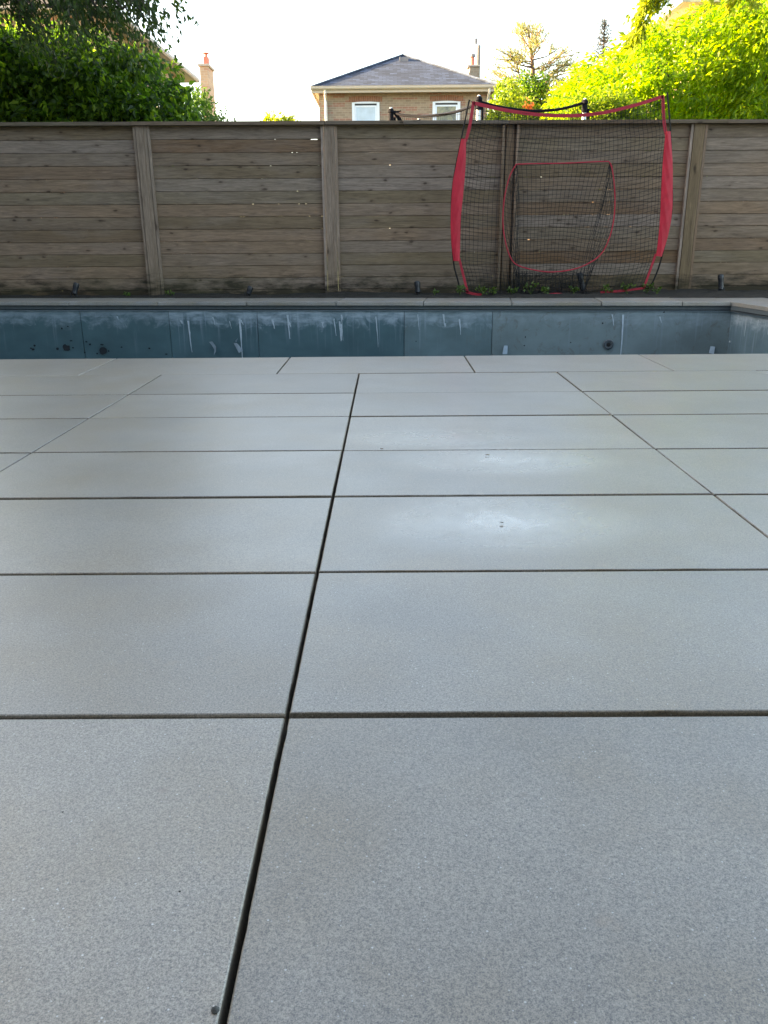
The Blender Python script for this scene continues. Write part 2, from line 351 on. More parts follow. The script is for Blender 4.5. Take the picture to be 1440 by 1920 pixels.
def mesh_obj(name, vs, fs, mat, parent=None, rnd=None, smooth=False, loc=(0, 0, 0)):
    vs = np.asarray(vs, float) - (wpos(parent) + np.array(loc)); me = bpy.data.meshes.new(name)
    me.from_pydata(vs.tolist(), [], fs if isinstance(fs, list) else fs.tolist())
    if rnd is not None:
        a = me.attributes.new('rnd', 'FLOAT', 'FACE'); a.data.foreach_set('value', np.asarray(rnd, np.float32))
    if smooth: me.polygons.foreach_set('use_smooth', [True] * len(me.polygons))
    me.materials.append(mat); me.update(); o = bpy.data.objects.new(name, me); o.location = loc; o.parent = parent; C.objects.link(o); return o
def part(name, mb, mat, parent=None, smooth=False, loc=(0, 0, 0)):
    o = mesh_obj(name, mb.v, mb.f, M[mat] if isinstance(mat, str) else mat, parent, mb.r, smooth, loc)
    if smooth:
        try: o.data.set_sharp_from_angle(angle=R(40))
        except Exception: pass
    return o
def thing(name, label, cat, loc=(0, 0, 0), group=None, kind=None):
    o = bpy.data.objects.new(name, None); o.empty_display_size = .2; o.location = tuple(map(float, loc)); C.objects.link(o)
    return setp(o, label, cat, group, kind)
def copy_tree(o, parent=None):
    q = o.copy(); C.objects.link(q); q.parent = parent
    for ch in [x for x in bpy.data.objects if x.parent == o]: copy_tree(ch, q)
    return q
def jit(n, a): return RS.uniform(-a, a, n)
# ------------------------------------------------------------------ foliage
def leaf_mesh(name, cen, dr, L, W, mat, parent, curl=.15):
    n = len(cen); dr = dr / np.linalg.norm(dr, axis=1)[:, None]
    nr = RS.normal(size=(n, 3)); sd = np.cross(dr, nr); sd /= np.linalg.norm(sd, axis=1)[:, None]; nn = np.cross(sd, dr)
    Ls = L * RS.uniform(.6, 1.25, n)[:, None]; Ws = W * RS.uniform(.7, 1.2, n)[:, None]
    v = np.empty((n, 4, 3)); v[:, 0] = cen; v[:, 1] = cen + dr * Ls * .42 + sd * Ws / 2 + nn * Ls * curl * .5
    v[:, 2] = cen + dr * Ls - nn * Ls * curl; v[:, 3] = cen + dr * Ls * .42 - sd * Ws / 2 + nn * Ls * curl * .5
    f = np.arange(4 * n).reshape(n, 4)
    return mesh_obj(name, v.reshape(-1, 3), f, M[mat], parent, RS.uniform(0, 1, n))
def clump_leaves(cl, per, droop=(0, 0, -1), spread=.9, outw=.5, flat=.8):
    """cl: (k,4) centres and radii -> leaf positions and directions"""
    k = len(cl); n = k * per; idx = np.repeat(np.arange(k), per)
    g = RS.normal(size=(n, 3)); g /= np.linalg.norm(g, axis=1)[:, None]
    rad = RS.uniform(.15, 1, n) ** .6; off = g * rad[:, None] * cl[idx, 3:4] * np.array([1, 1, flat])
    d = np.array(droop)[None] + RS.normal(size=(n, 3)) * spread * .5 + g * outw
    return cl[idx, :3] + off, d
def inpoly(px, py, poly):
    c_ = np.zeros(len(px), bool); j = len(poly) - 1
    for i in range(len(poly)):
        xi, yi = poly[i]; xj, yj = poly[j]
        c_ ^= ((yi > py) != (yj > py)) & (px < (xj - xi) * (py - yi) / (yj - yi + 1e-9) + xi); j = i
    return c_
def poly_clumps(poly, Y0, Y1, k, r0, r1, bulge=True):
    """clumps through a crown whose outline at its middle distance is poly; the body bulges towards the viewer and back"""
    xs = [p[0] for p in poly]; ys = [p[1] for p in poly]; out = []
    while len(out) < k:
        u = RS.uniform(min(xs), max(xs), 200); v = RS.uniform(min(ys), max(ys), 200); ok = inpoly(u, v, poly)
        for a, b in zip(u[ok], v[ok]):
            e = min(1., min(math.hypot(a - x, b - y) for x, y in poly) / 60.)
            ym = (Y0 + Y1) / 2; hw = (Y1 - Y0) / 2 * (.35 + .65 * e); Y = ym - hw * (1 - RS.uniform(0, 1) ** 1.6 * 2)
            out.append((*at(a, b, Y), RS.uniform(r0, r1)))
            if len(out) >= k: break
    return np.array(out)
def limbs(mb, base, tips, r0, r1=.012, sag=.0):
    base = Vector(base)
    for t in tips:
        t = Vector(tuple(map(float, t))); mid = (base + t) / 2 + Vector((random.uniform(-.15, .15), random.uniform(-.15, .15), .12 + sag))
        pts = [base, base.lerp(mid, .5) + Vector((0, 0, .05)), mid, mid.lerp(t, .5), t]
        mb.tube(pts, list(np.linspace(r0, r1, 5)), 5)
# ================================================================== SETTING
# far side of the pool, measured: not quite parallel to the patio
def farY(x): return 9.093 - .1078 * x - .0
PXR = lambda y: 3.557 + .1078 * (8.71 - y)
NEAR = 4.765
p_fl = (-6.5, farY(-6.5)); p_fr = (3.557, farY(3.557)); p_nr = (PXR(NEAR), NEAR); p_nl = (-6.5, NEAR)
g = MB()
S_ = 600; hz = -.055
ho = [(-6.9, NEAR - .35), (4.35, NEAR - .35), (4.1, 8.9), (-6.9, 9.95)]
out = [(-S_, -S_), (S_, -S_), (S_, S_), (-S_, S_)]
g.add([(x, y, hz) for x, y in ho] + [(x, y, hz) for x, y in out], [(4, 5, 1, 0), (5, 6, 2, 1), (6, 7, 3, 2), (7, 4, 0, 3)])
setp(part('ground', g, 'lawn'), kind='structure', label='open ground around the patio and beyond the fence', cat='ground')
b = MB(); b.box(-5.6, 5.6, -1.9, NEAR - .03, -.15, -.034)
patio = part('patio', b, 'bedding'); setp(patio, kind='structure', label='grey concrete slab patio leading to the pool edge', cat='patio')
rows = [4.137, 3.578, 3.076, 2.544, 2.052, 1.537, 1.009, .486, -.04, -.56, -1.08]
cols = [-.147 + k * 1.0 for k in range(-5, 6)]
gp = .0029
def slab_part(x0, x1, y0, y1, name='paving_slab', mat='concrete', parent=None, th=.05, far=0, gp=.0032):
    z = random.uniform(-.0012, .0012); e = lambda: random.uniform(-.001, .001)
    mb = MB(); gy = gp + .0026; poly = [(x0 + gp + e(), y0 + gy + e()), (x1 - gp + e(), y0 + gy + e()), (x1 - gp + e(), y1 - gy + e()), (x0 + gp + e(), y1 - gy + e())]
    # subdivide the edges so that they can be a little chipped
    pp = []
    for i in range(4):
        a = Vector(poly[i]); q = Vector(poly[(i + 1) % 4]); nn = 26; nrm = Vector((-(q - a).y, (q - a).x)).normalized()
        for k in range(nn):
            t = k / nn; p_ = a.lerp(q, t) + (nrm * (random.random() ** 5) * .0014 if k else Vector((0, 0))); pp.append(tuple(p_))
    n = len(pp); cx = (x0 + x1) / 2; cy = (y0 + y1) / 2
    def ins(d):
        return [(min(max(x, x0 + gp + d), x1 - gp - d), min(max(y, y0 + gy + d), y1 - gy - d)) for x, y in pp]
    rings = [(pp, -th), (pp, z - .004), (ins(.0008), z - .0012), (ins(.0024), z)]
    vs = [(x, y, zz) for q, zz in rings for x, y in q]
    fs = [tuple(range(3 * n, 4 * n))] + [(k * n + i, k * n + (i + 1) % n, (k + 1) * n + (i + 1) % n, (k + 1) * n + i) for k in range(3) for i in range(n)]
    mb.add(vs, fs); return part(name, mb, mat, parent)
for j in range(len(rows) - 1):
    for i in range(len(cols) - 1):
        if rows[j] < 1.6 and (i < 1 or i > 8): continue
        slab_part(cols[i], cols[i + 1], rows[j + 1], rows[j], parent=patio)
cj = [-.565 + 1.005 * k for k in range(-5, 6)]
for k in range(len(cj) - 1):
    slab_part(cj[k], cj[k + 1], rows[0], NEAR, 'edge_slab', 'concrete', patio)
# ---------------- pool
pool = thing('swimming_pool', 'drained swimming pool with bare blue grey wall panels and peeling liner scraps', 'swimming pool', ((p_fl[0] + p_nr[0]) / 2, 7, 0))
DEP = -1.35
fx = lambda px, v=600: None
def far_at(u, v, inset=0.):
    """point of the far wall plane seen at pixel u"""
    r = A.T @ np.array([(u - 720) / F, 1, (960 - v) / F]); t = (9.093 + inset) / (r[1] + .1078 * r[0]); return CAM + r * t
IN = .045
seams = [-6.5, far_at(150, 610)[0], far_at(316, 610)[0], far_at(482, 610)[0], far_at(758, 610)[0], far_at(924, 610)[0], far_at(1374, 600, .0)[0] + .01]
mats = ['pool_dark', 'pool_dark', 'pool_mid', 'pool_mid', 'pool_grey', 'pool_light']
ZT = -.098
for k in range(6):
    a, q = seams[k] + .0025, seams[k + 1] - .0025
    mb = MB(); ya, yb = farY(a) + IN, farY(q) + IN
    nx = 10; vs = []; fs = []
    for i in range(nx + 1):
        t = i / nx; x = a + (q - a) * t; y = ya + (yb - ya) * t + .006 * math.sin(t * 9 + k) * math.sin(math.pi * t)
        for z in (ZT, -.4, DEP): vs.append((x, y + (.004 * math.sin(t * 5 + k) if z == -.4 else 0), z))
    fs = [(3 * i + j, 3 * i + j + 1, 3 * i + j + 4, 3 * i + j + 3) for i in range(nx) for j in range(2)]
    mb.add(vs, fs)
    # returns behind so that the panel has thickness
    mb.add([(a, ya, ZT), (q, yb, ZT), (q, yb + .04, ZT), (a, ya + .04, ZT)], [(0, 1, 2, 3)])
    mb.add([(a, ya, ZT), (a, ya + .04, ZT), (a, ya + .04, DEP), (a, ya, DEP)], [(0, 1, 2, 3)])
    mb.add([(q, yb, ZT), (q, yb + .04, ZT), (q, yb + .04, DEP), (q, yb, DEP)], [(0, 1, 2, 3)])
    pn = part('wall_panel', mb, mats[k], pool, True)
    # modelled drips of old glue and mildew spots, a millimetre proud of the panel
    dr = MB(); nd = [0, 1, 6, 10, 4, 3][k]
    for _ in range(nd):
        x = random.uniform(a + .05, q - .05); z0 = random.uniform(-.26, -.12); ln = random.choice([.05, .1, .18, .35]) * random.uniform(.7, 1.4); w0 = random.uniform(.003, .009)
        wx = 0; L_ = []; R__ = []
        for i in range(9):
            t = i / 8; wx += random.uniform(-.003, .003) + .002; ww = w0 * (1.5 - 1.1 * t) * random.uniform(.7, 1.2); xx = x + wx
            yy = farY(xx) + IN + .006 * math.sin((xx - a) / (q - a) * 9 + k) * math.sin(math.pi * (xx - a) / (q - a)) - .004
            L_.append((xx - ww, yy, z0 - t * ln)); R__.append((xx + ww, yy, z0 - t * ln))
        part('glue_drip', MB().add(L_ + R__, [(i, i + 1, 9 + i + 1, 9 + i) for i in range(8)]), 'residue', pn)
    sp = MB()
    spots = {0: [(24, 893, 9, 6), (61, 656, 0, 0), (62, 655, 3, 2), (58, 653, 2, 1.5), (65, 648, 2.5, 2), (124, 652, 8, 6), (108, 654, 3, 2.5), (133, 639, 3, 1.3), (116, 616, 2, 1.6), (127, 612, 2, 1), (137, 652, 2, 1.5)],
             1: [(193, 658, 8, 6.5), (162, 641, 2.4, 1.4), (169, 646, 2.2, 1.8), (191, 646, 4, 1.2), (204, 658, 1.6, 1.8), (182, 663, 2, 1.5), (159, 661, 1.5, 1.5), (228, 651, 2, 1.2), (280, 653, 2, 1.4)],
             2: [(312, 664, 3, 1)], 4: [(780, 640, 1, 1)], 5: [(1070, 642, 1.3, 1), (985, 632, 1, 1.6), (983, 648, 1.4, 1), (1130, 606, 1.5, 1.5), (1245, 585, 1.5, 1.5)]}.get(k, [])
    for (u, v, a_, b_) in spots:
        if a_ == 0 or v > 700: continue
        cpt = far_at(u, v, IN - .009); mp = .0062; pts = []
        for i in range(11):
            t = 2 * math.pi * i / 11; rr = random.uniform(.7, 1.15); pts.append((cpt[0] + math.cos(t) * a_ * mp * rr, 0, cpt[2] + math.sin(t) * b_ * mp * 1.1 * rr))
        pts = [(x, farY(x) + IN - .0095, z) for x, _, z in pts]
        part('mildew_spot', MB().add(pts, [tuple(range(11))]), 'mildew', pn)
part('wall_backing', MB().prism([(-6.55, farY(-6.55) + IN + .045, ZT), (3.7, farY(3.7) + IN + .045, ZT), (3.7, farY(3.7) + IN + .045, DEP), (-6.55, farY(-6.55) + IN + .045, DEP)], (0, .03, 0)), 'hole', pool)
# right end wall
mb = MB(); x1, y1 = p_fr[0] + .03, p_fr[1] + IN - .0; x2, y2 = PXR(NEAR) + .04, NEAR
mb.add([(x1, y1, ZT), (x2, y2, ZT), (x2, y2, DEP), (x1, y1, DEP), (x1 + .04, y1, ZT), (x2 + .04, y2, ZT)], [(0, 1, 2, 3), (0, 4, 5, 1)])
endp = part('wall_panel', mb, 'pool_end', pool)
dr = MB()
for _ in range(26):
    t = random.uniform(.02, .5) ; z0 = random.uniform(-.14, -.10) - t * .1; ln = random.choice([.06, .12, .3, .4]) * random.uniform(.6, 1.2); w0 = random.uniform(.004, .010)
    L_ = []; R__ = []; wx = 0
    for i in range(9):
        s_ = i / 8; wx += random.uniform(-.003, .003); ww = w0 * (1.5 - 1.1 * s_)
        for (lst, sg) in ((L_, -1), (R__, 1)):
            tt = t + (wx + sg * ww) / (y1 - y2); lst.append((x1 + (x2 - x1) * tt - .004, y1 + (y2 - y1) * tt, z0 - s_ * ln))
    part('glue_drip', MB().add(L_ + R__, [(i, i + 1, 9 + i + 1, 9 + i) for i in range(8)]), 'residue', endp)
# near and left walls, floor
mb = MB(); mb.box(-6.5, x2, NEAR - .12, NEAR - .05, DEP, -.052); part('wall_panel', mb, 'pool_mid', pool)
mb = MB(); mb.box(-6.6, -6.53, NEAR - .05, 9.9, DEP, ZT); part('wall_panel', mb, 'pool_dark', pool)
mb = MB(); mb.add([(-6.7, NEAR - .1, DEP), (x2 + .1, NEAR - .1, DEP), (4.0, 9.2, DEP), (-6.7, 10.0, DEP)], [(0, 1, 2, 3)]); part('floor', mb, 'pool_mid', pool)
# liner track below the coping: upper fascia, dark slot, pale lip
def run(y_off, d, z0, z1, x0=-6.5, xr=.05):
    mb = MB(); xe = p_fr[0] + .03 + y_off * -.0
    P = [(x0, farY(x0) + y_off), (p_fr[0] + xr, farY(p_fr[0] + xr) + y_off)]
    mb.prism([(P[0][0], P[0][1], z0), (P[1][0], P[1][1], z0), (P[1][0], P[1][1], z1), (P[0][0], P[0][1], z1)], (0, d, 0)); return mb
def run_r(x_off, d, z0, z1):
    mb = MB(); a_ = (p_fr[0] + x_off, farY(p_fr[0]) + .03); b_ = (PXR(NEAR) + x_off, NEAR)
    mb.prism([(a_[0], a_[1], z0), (a_[0], a_[1], z1), (b_[0], b_[1], z1), (b_[0], b_[1], z0)], (d, 0, 0)); return mb
mb = run(.035, .03, -.082, -.040); part('liner_track', mb, 'track', pool)
mb = run(.030, .03, -.0995, -.092); part('track_lip', mb, simple('pale_track_lip', (.16, .22, .26), .4), pool)
mb = run(.056, .03, -.093, -.081); part('track_slot', mb, 'hole', pool)
mb = run_r(.005, .03, -.082, -.040); part('liner_track', mb, 'track', pool)
mb = run_r(.000, .03, -.0995, -.092); part('track_lip', mb, 'track', pool)
mb = run_r(.026, .03, -.093, -.081); part('track_slot', mb, 'hole', pool)
# return fitting
cp = far_at(1141, 646, IN - .01); fo = part('return_fitting', MB().lathe([(.056, 0), (.056, .006), (.050, .010), (.036, .012), (.034, .006), (.024, .004)], cp + np.array([0, .004, 0]), (-.107, -.994, 0), 28), 'track', pool, True)
part('bolt_ring', MB().lathe([(.047, 0), (.047, .0125), (.042, .0135), (.042, 0)], cp + np.array([0, .004, 0]), (-.107, -.994, 0), 28), 'black_plastic', fo, True)
part('jet_hole', MB().lathe([(.021, 0), (.021, .012), (.001, .0122)], cp + np.array([0, .004, 0]), (-.107, -.994, 0), 20), 'hole', fo, True)
# torn liner flaps
def flap(pts, Yo=0, fold=.05):
    mb = MB(); W = [far_at(u, v, IN - .006 - fold * k) for (u, v, k) in pts]; n = len(W)
    mb.add(W + [p + np.array([0, -.003, 0]) for p in W], [tuple(range(n)), tuple(range(2 * n - 1, n - 1, -1))] + [(i, i + n, (i + 1) % n + n, (i + 1) % n) for i in range(n)])
    part('liner_flap', mb, 'liner', pool)
flap([(392, 641, 0), (398, 640, .3), (405, 650, 1), (405, 659, 1.2), (401, 666, .8), (402, 655, .5), (396, 646, .2)])
flap([(438, 643, 0), (444, 643, .4), (456, 657, 1.4), (448, 662, 1.3), (443, 652, .5)])
flap([(440, 640, 0), (446, 634, .8), (444, 641, .4)])
flap([(945, 648, 0), (952, 648, 0), (951, 664, 1), (942, 664, 1.1)])
flap([(1332, 649, 0), (1341, 650, .2), (1338, 664, 1.2), (1329, 662, 1)])
flap([(1371, 625, .4), (1379, 624, .6), (1377, 634, 1.4), (1368, 643, .8), (1366, 641, .5), (1372, 634, .6)])
# coping: stones along far and right edges
coping = thing('pool_coping', 'light grey concrete coping stones round the pool', 'coping', (0, 9, 0), kind='structure')
cjx = [-6.5] + [far_at(u, 568)[0] for u in (-203, -37, 129, 296, 462, 630, 794, 960, 1128, 1280, 1371)]
CD = .60
for k in range(len(cjx) - 1):
    a, q = cjx[k] + .0045, cjx[k + 1] - .0045; z = random.uniform(-.001, .0015)
    mb = MB(); cdl = CD if k < 9 else CD
    mb.slab([(a, farY(a)), (q, farY(q)), (q + .1078 * cdl, farY(q) + cdl), (a + .1078 * cdl, farY(a) + cdl)], -.038, z, .004)
    part('coping_stone', mb, 'coping', coping)
yr = farY(p_fr[0]); yy = yr + CD; first = True
while yy > NEAR + .1:
    y2_ = max(yr if first else yy - 1.02, NEAR)
    if yy - y2_ < .2: break
    a = (PXR(yy) + .003, yy - .003); bq = (PXR(y2_) + .003, y2_ + .003)
    if first: a = (a[0] + .03, a[1] - .03)
    part('coping_stone', MB().slab([bq, (bq[0] + CD, bq[1]), (a[0] + CD, a[1]), a], -.038, random.uniform(-.001, .001), .004), 'coping', coping)
    yy = y2_; first = False
# retaining lip under the coping
part('coping_base', run(.06, .5, -.30, -.0385), 'track', coping)
part('coping_base', run_r(.05, .5, -.30, -.0385), 'track', coping)
# planting bed (lumpy soil)
NX, NY = 150, 16; vs = []; rr = RS.uniform(0, 1, (NX + 1, NY + 1))
for i in range(NX + 1):
    x = -7 + 15 * i / NX; y0 = min(farY(x) + CD - .06, 10.3)
    for j in range(NY + 1):
        t = j / NY; y = y0 + (10.72 - y0) * t
        vs.append((x + .03 * (rr[i, j] - .5), y, -.022 + .03 * rr[i, j] * (1 if 0 < j else 0) + .022 * t + .012 * math.sin(x * 3 + t * 4) * t))
fs = [(i * (NY + 1) + j, (i + 1) * (NY + 1) + j, (i + 1) * (NY + 1) + j + 1, i * (NY + 1) + j + 1) for i in range(NX) for j in range(NY)]
setp(mesh_obj('garden_bed', vs, fs, M['soil']), kind='structure', label='dark soil bed along the foot of the fence', cat='soil')
# ================================================================== FENCE
FY = 10.5
posts = [-7.21, -5.04, -2.872, -.675, 1.452, 3.650, 5.84, 8.0]
zs = lambda x, z: z * (1.003 - .0024 * x)
fence = thing('wooden_fence', 'weathered grey brown wooden fence of horizontal boards between posts', 'fence', (0, FY, 0))
for k in range(len(posts) - 1):
    x0, x1 = posts[k] + .085, posts[k + 1] - .085; mb = MB()
    zt = 1.898; pitch = .1415
    for r_ in range(14):
        top = zt - r_ * pitch; bot = top - pitch + .0022; n = 26; yb = FY + random.uniform(-.003, .003); ph = random.uniform(0, 9); am = random.uniform(.0005, .0022)
        wide = (k == 2 and r_ in (1, 2, 3, 4, 5)) or (k == 3 and r_ in (1, 2, 3, 4, 5, 6, 7))
        vs = []
        for i in range(n + 1):
            t = i / n; x = x0 + (x1 - x0) * t
            wv = am * math.sin(t * 7 + ph) + random.uniform(-.0008, .0008); wt = random.uniform(-.0012, .0004)
            if k == 2 and r_ == 1 and t > .9: wt -= .004
            cup = .002 * math.sin(t * 5 + ph)
            a, q = bot + wv, top + wt
            for (yy_, zz) in ((yb + cup, a + .004), (yb + cup, q - .004), (yb + cup + .005, q), (yb + cup + .018, q), (yb + cup + .018, a), (yb + cup + .005, a)):
                vs.append((x, yy_, zs(x, zz)))
        fs = [(6 * i + j, 6 * i + (j + 1) % 6, 6 * i + 6 + (j + 1) % 6, 6 * i + 6 + j) for i in range(n) for j in range(6)] + [tuple(range(6)), tuple(range(6 * n + 5, 6 * n - 1, -1))]
        mb.add(vs, fs)
        if r_:
            # the lapped back edge of the board closes the joint except at a few open spots
            op = sorted((random.uniform(0, 1), random.uniform(.001, .004)) for _ in range(random.randint(3, 10)))
            if k == 2 and r_ in (1, 2, 3, 4, 5, 6): op += [(random.uniform(.5, .95), random.uniform(.002, .012)) for _ in range(2 if r_ < 3 else 0)]
            if k == 2 and r_ == 1: op.append((.95, .016))
            if k == 3 and 1 < r_ < 9: op.append((random.uniform(.24, .28), random.uniform(.03, .05)))
            if k == 4 and 1 < r_ < 11: op += [(random.uniform(0, .1), .012), (.55 + random.uniform(0, .02), .010), (random.uniform(.7, .95), .006)]
            op.sort(); cur = 0.; segs = []
            for c0, hw_ in op:
                if c0 - hw_ > cur: segs.append((cur, c0 - hw_))
                cur = max(cur, c0 + hw_)
            if cur < 1: segs.append((cur, 1.))
            for a_, b_ in segs: mb.box(x0 + (x1 - x0) * a_, x0 + (x1 - x0) * b_, FY + .0225, FY + .026, zs((x0 + x1) / 2, top - .012), zs((x0 + x1) / 2, top + .014), r=.5)
    part('board_panel', mb, 'board', fence)
    xm = (x0 + x1) / 2 + .22; part('batten', MB().box(xm - .045, xm + .045, FY + .0265, FY + .06, .0, 1.88), 'post', fence)
for k, x in enumerate(posts):
    mb = MB(); zt = zs(x, 1.90); hw = .062
    if k != 4:
        mb.box(x - hw, x + hw, FY - .050, FY + .015, -.12, zt, bev=0)
        mb.box(x + hw * .42, x + hw * .42 + .004, FY - .0515, FY - .047, -.1, zt - .01, r=.3)
    else: mb.box(x - .045, x + .045, FY - .012, FY + .02, -.12, zt); mb.box(x - .13, x + .13, FY + .0265, FY + .07, -.12, zt)
    p_ = part('post', mb, 'post', fence)
    for sgn in (-1, 1):
        o_ = x + sgn * (hw + .020) if k != 4 else x + sgn * .083
        t_ = MB(); t_.box(o_ - .014, o_ + .014, FY - (.042 if k != 4 else .06), FY - .004, -.1, zt - .004); part('trim_strip', t_, 'trim', p_)
cx_ = [-7.4, -5.1, -3.34, -2.98, -.72, .2, 1.42, 3.2, 3.95, 5.9, 8.1]
for a, q in zip(cx_[:-1], cx_[1:]):
    mb = MB(); z0 = random.uniform(-.0015, .0015)
    mb.add([(a + .002, FY - .09, zs(a, 1.903) + z0), (q - .002, FY - .09, zs(q, 1.903) + z0), (q - .002, FY + .07, zs(q, 1.903) + z0), (a + .002, FY + .07, zs(a, 1.903) + z0),
            (a + .002, FY - .088, zs(a, 1.941) + z0), (q - .002, FY - .088, zs(q, 1.941) + z0), (q - .002, FY + .07, zs(q, 1.941) + z0), (a + .002, FY + .07, zs(a, 1.941) + z0)],
           [(3, 2, 1, 0), (4, 5, 6, 7), (0, 1, 5, 4), (1, 2, 6, 5), (2, 3, 7, 6), (3, 0, 4, 7)])
    part('cap_rail', mb, 'cap', fence)
# ================================================================== SPOTLIGHTS in the bed
def spotlight(u, v0, v1, tilt, label):
    Y = 10.28; top = at(u + tilt, v0, Y); bot = at(u, v1, Y); bot[2] = max(bot[2], .0)
    t = thing('garden_spotlight', label, 'garden light', (bot[0], Y, 0), 'garden spotlights along the fence foot')
    d = (top - bot); L = np.linalg.norm(d); d = d / L; d[1] += .35; d /= np.linalg.norm(d); s0 = bot + np.array([0, 0, .012])
    part('spike', MB().tube([(bot[0], Y, -.05), s0 + d * .02], .007, 8), 'black_plastic', t)
    part('housing', MB().lathe([(.012, 0), (.026, .008), (.030, .03), (.032, L - .06), (.036, L - .055), (.036, L - .005), (.031, L)], s0 + d * .004, d, 18), 'black_plastic', t, True)
    
    for sg in (-1, 1): part('bracket', MB().box(bot[0] + sg * .0335 - .0025, bot[0] + sg * .0335 + .0025, Y - .01, Y + .012, .0, .055), 'black_plastic', t)
    part('lens', MB().lathe([(.029, 0), (.028, .002)], s0 + d * (L + .0045), d, 18), simple('lamp_lens', (.05, .06, .07), .08), t)
spotlight(139, 533, 555, 2, 'black cylindrical spotlight in front of the leftmost fence bay')
spotlight(465, 540, 556, 4, 'black spotlight leaning right in the bed left of the middle fence post')
spotlight(784, 530, 553, -2, 'black spotlight in the bed between the middle fence post and the red net')
spotlight(1094, 514, 549, -5, 'dark blue black spotlight standing behind the red net')
spotlight(1352, 517, 547, 3, 'black spotlight at the fence foot right of the rightmost post')
# ================================================================== SPORTS NET
NYY = 10.12
def P(u, v, dy=0): return at(u, v, NYY + dy)
def spl(pts, n):
    pts = np.array(pts, float); d = np.r_[0, np.cumsum(np.linalg.norm(np.diff(pts, axis=0), axis=1))]; d /= d[-1]
    t = np.linspace(0, 1, n); k = len(pts)
    # catmull-rom through points
    out = []
    for q in t:
        i = min(np.searchsorted(d, q, side='right') - 1, k - 2); s_ = (q - d[i]) / (d[i + 1] - d[i]); p0, p1, p2, p3 = pts[max(i - 1, 0)], pts[i], pts[i + 1], pts[min(i + 2, k - 1)]
        out.append(.5 * ((2 * p1) + (-p0 + p2) * s_ + (2 * p0 - 5 * p1 + 4 * p2 - p3) * s_ ** 2 + (-p0 + 3 * p1 - 3 * p2 + p3) * s_ ** 3))
    return np.array(out)
net = thing('practice_net', 'red and black baseball hitting net on bowed poles leaning before the fence', 'sports net', (*P(1050, 551)[:2], 0))
topc = [(888, 193), (940, 205), (1000, 214), (1060, 217), (1120, 213), (1180, 200), (1243, 181)]
leftc = [(888, 193), (881, 235), (875, 262), (872, 320), (866, 380), (863, 440), (862, 490), (869, 515), (876, 549)]
rightc = [(1243, 181), (1245, 225), (1248, 248), (1241, 312), (1239, 373), (1235, 427), (1230, 480), (1217, 515), (1207, 541)]
botc = [(876, 549), (960, 551), (1050, 552), (1130, 549), (1207, 541)]
ring = [(968, 308), (1000, 307), (1060, 306), (1130, 303), (1144, 306), (1150, 330), (1153, 370), (1151, 410), (1143, 445), (1128, 475), (1105, 493), (1075, 505), (1035, 510), (1000, 506), (968, 496), (955, 478), (947, 450), (943, 415), (946, 370), (956, 330)]
NC, NR = 50, 42; SEG = 60
T = spl(topc, 101); Bt = spl(botc, 101); Lc = spl(leftc, 101); Rc = spl(rightc, 101)
def coons(u, v):
    f = lambda arr, t: np.array([np.interp(t * 100, range(101), arr[:, 0]), np.interp(t * 100, range(101), arr[:, 1])])
    return (1 - v) * f(T, u) + v * f(Bt, u) + (1 - u) * f(Lc, v) + u * f(Rc, v) - ((1 - u) * (1 - v) * T[0] + u * (1 - v) * T[-1] + (1 - u) * v * Bt[0] + u * v * Bt[-1])
def netpt(u, v):
    w_ = coons(u, v)
    # the target ring pulls the cells towards it; the net wrinkles and sags a little
    wx = 1.6 * math.sin(9 * v + 5 * u) + 1.1 * math.sin(23 * u + 7 * v); wy = 7 * math.sin(math.pi * u) * (1 - v) * v * 2 + 1.8 * math.sin(13 * u + 4 * v) + (5 * (math.sin(math.pi * 2 * u * 1.5 + .4)) * v * (1 - v) * 2)
    e = min(1, min(u, 1 - u, v, 1 - v) * 9); wx *= e; wy *= e
    dy = .06 * math.sin(math.pi * u) * math.sin(math.pi * v) + .012 * math.sin(17 * u + 3 * v)
    return w_[0] + wx, w_[1] + wy, dy
rpoly = [tuple(p) for p in spl(ring + [ring[0]], 90)[:-1]]
def nets(mb, uvp, rad=.0025):
    run_ = []
    for (a, b_, dy) in uvp:
        ins_ = inpoly(np.array([a]), np.array([b_]), rpoly)[0]
        if not ins_: run_.append(P(a, b_, dy))
        else:
            if len(run_) > 1: mb.tube(run_, rad, 3, cap=False)
            run_ = []
    if len(run_) > 1: mb.tube(run_, rad, 3, cap=False)
mb = MB()
for i in range(NC + 1):
    u = i / NC; nets(mb, [netpt(u, j / SEG) for j in range(SEG + 1)])
vr = np.linspace(0, 1, NR + 1) ** .92
for v in vr: nets(mb, [netpt(j / SEG, v) for j in range(SEG + 1)])
part('netting', mb, 'net', net)
# ball pocket: bag hanging behind the ring
mb = MB()
LT, RT = (969, 309), (1143, 306); LB, RB = (975, 548), (1092, 549)
def pk(u, v):
    a = np.array(LT) * (1 - u) + np.array(RT) * u; q = np.array(LB) * (1 - u) + np.array(RB) * u
    w_ = a * (1 - v) + q * v; bend = 9 * math.sin(math.pi * v) * (u - .5) * 2 * -.3
    w_[1] += 10 * math.sin(math.pi * v) * math.sin(math.pi * u) * (.5 - v) + 16 * max(0, u - .75) * v * 2
    return w_[0] + bend + 1.2 * math.sin(6 * v + 3 * u), w_[1] + 1.5 * math.sin(9 * u), .03 + .2 * math.sin(math.pi * min(1, v * .7 + .15))
for i in range(21): mb.tube([P(*pk(i / 20, j / 40)) for j in range(41)], .0024, 3, cap=False)
for j in range(31): mb.tube([P(*pk(i / 24, j / 30)) for i in range(25)], .0024, 3, cap=False)
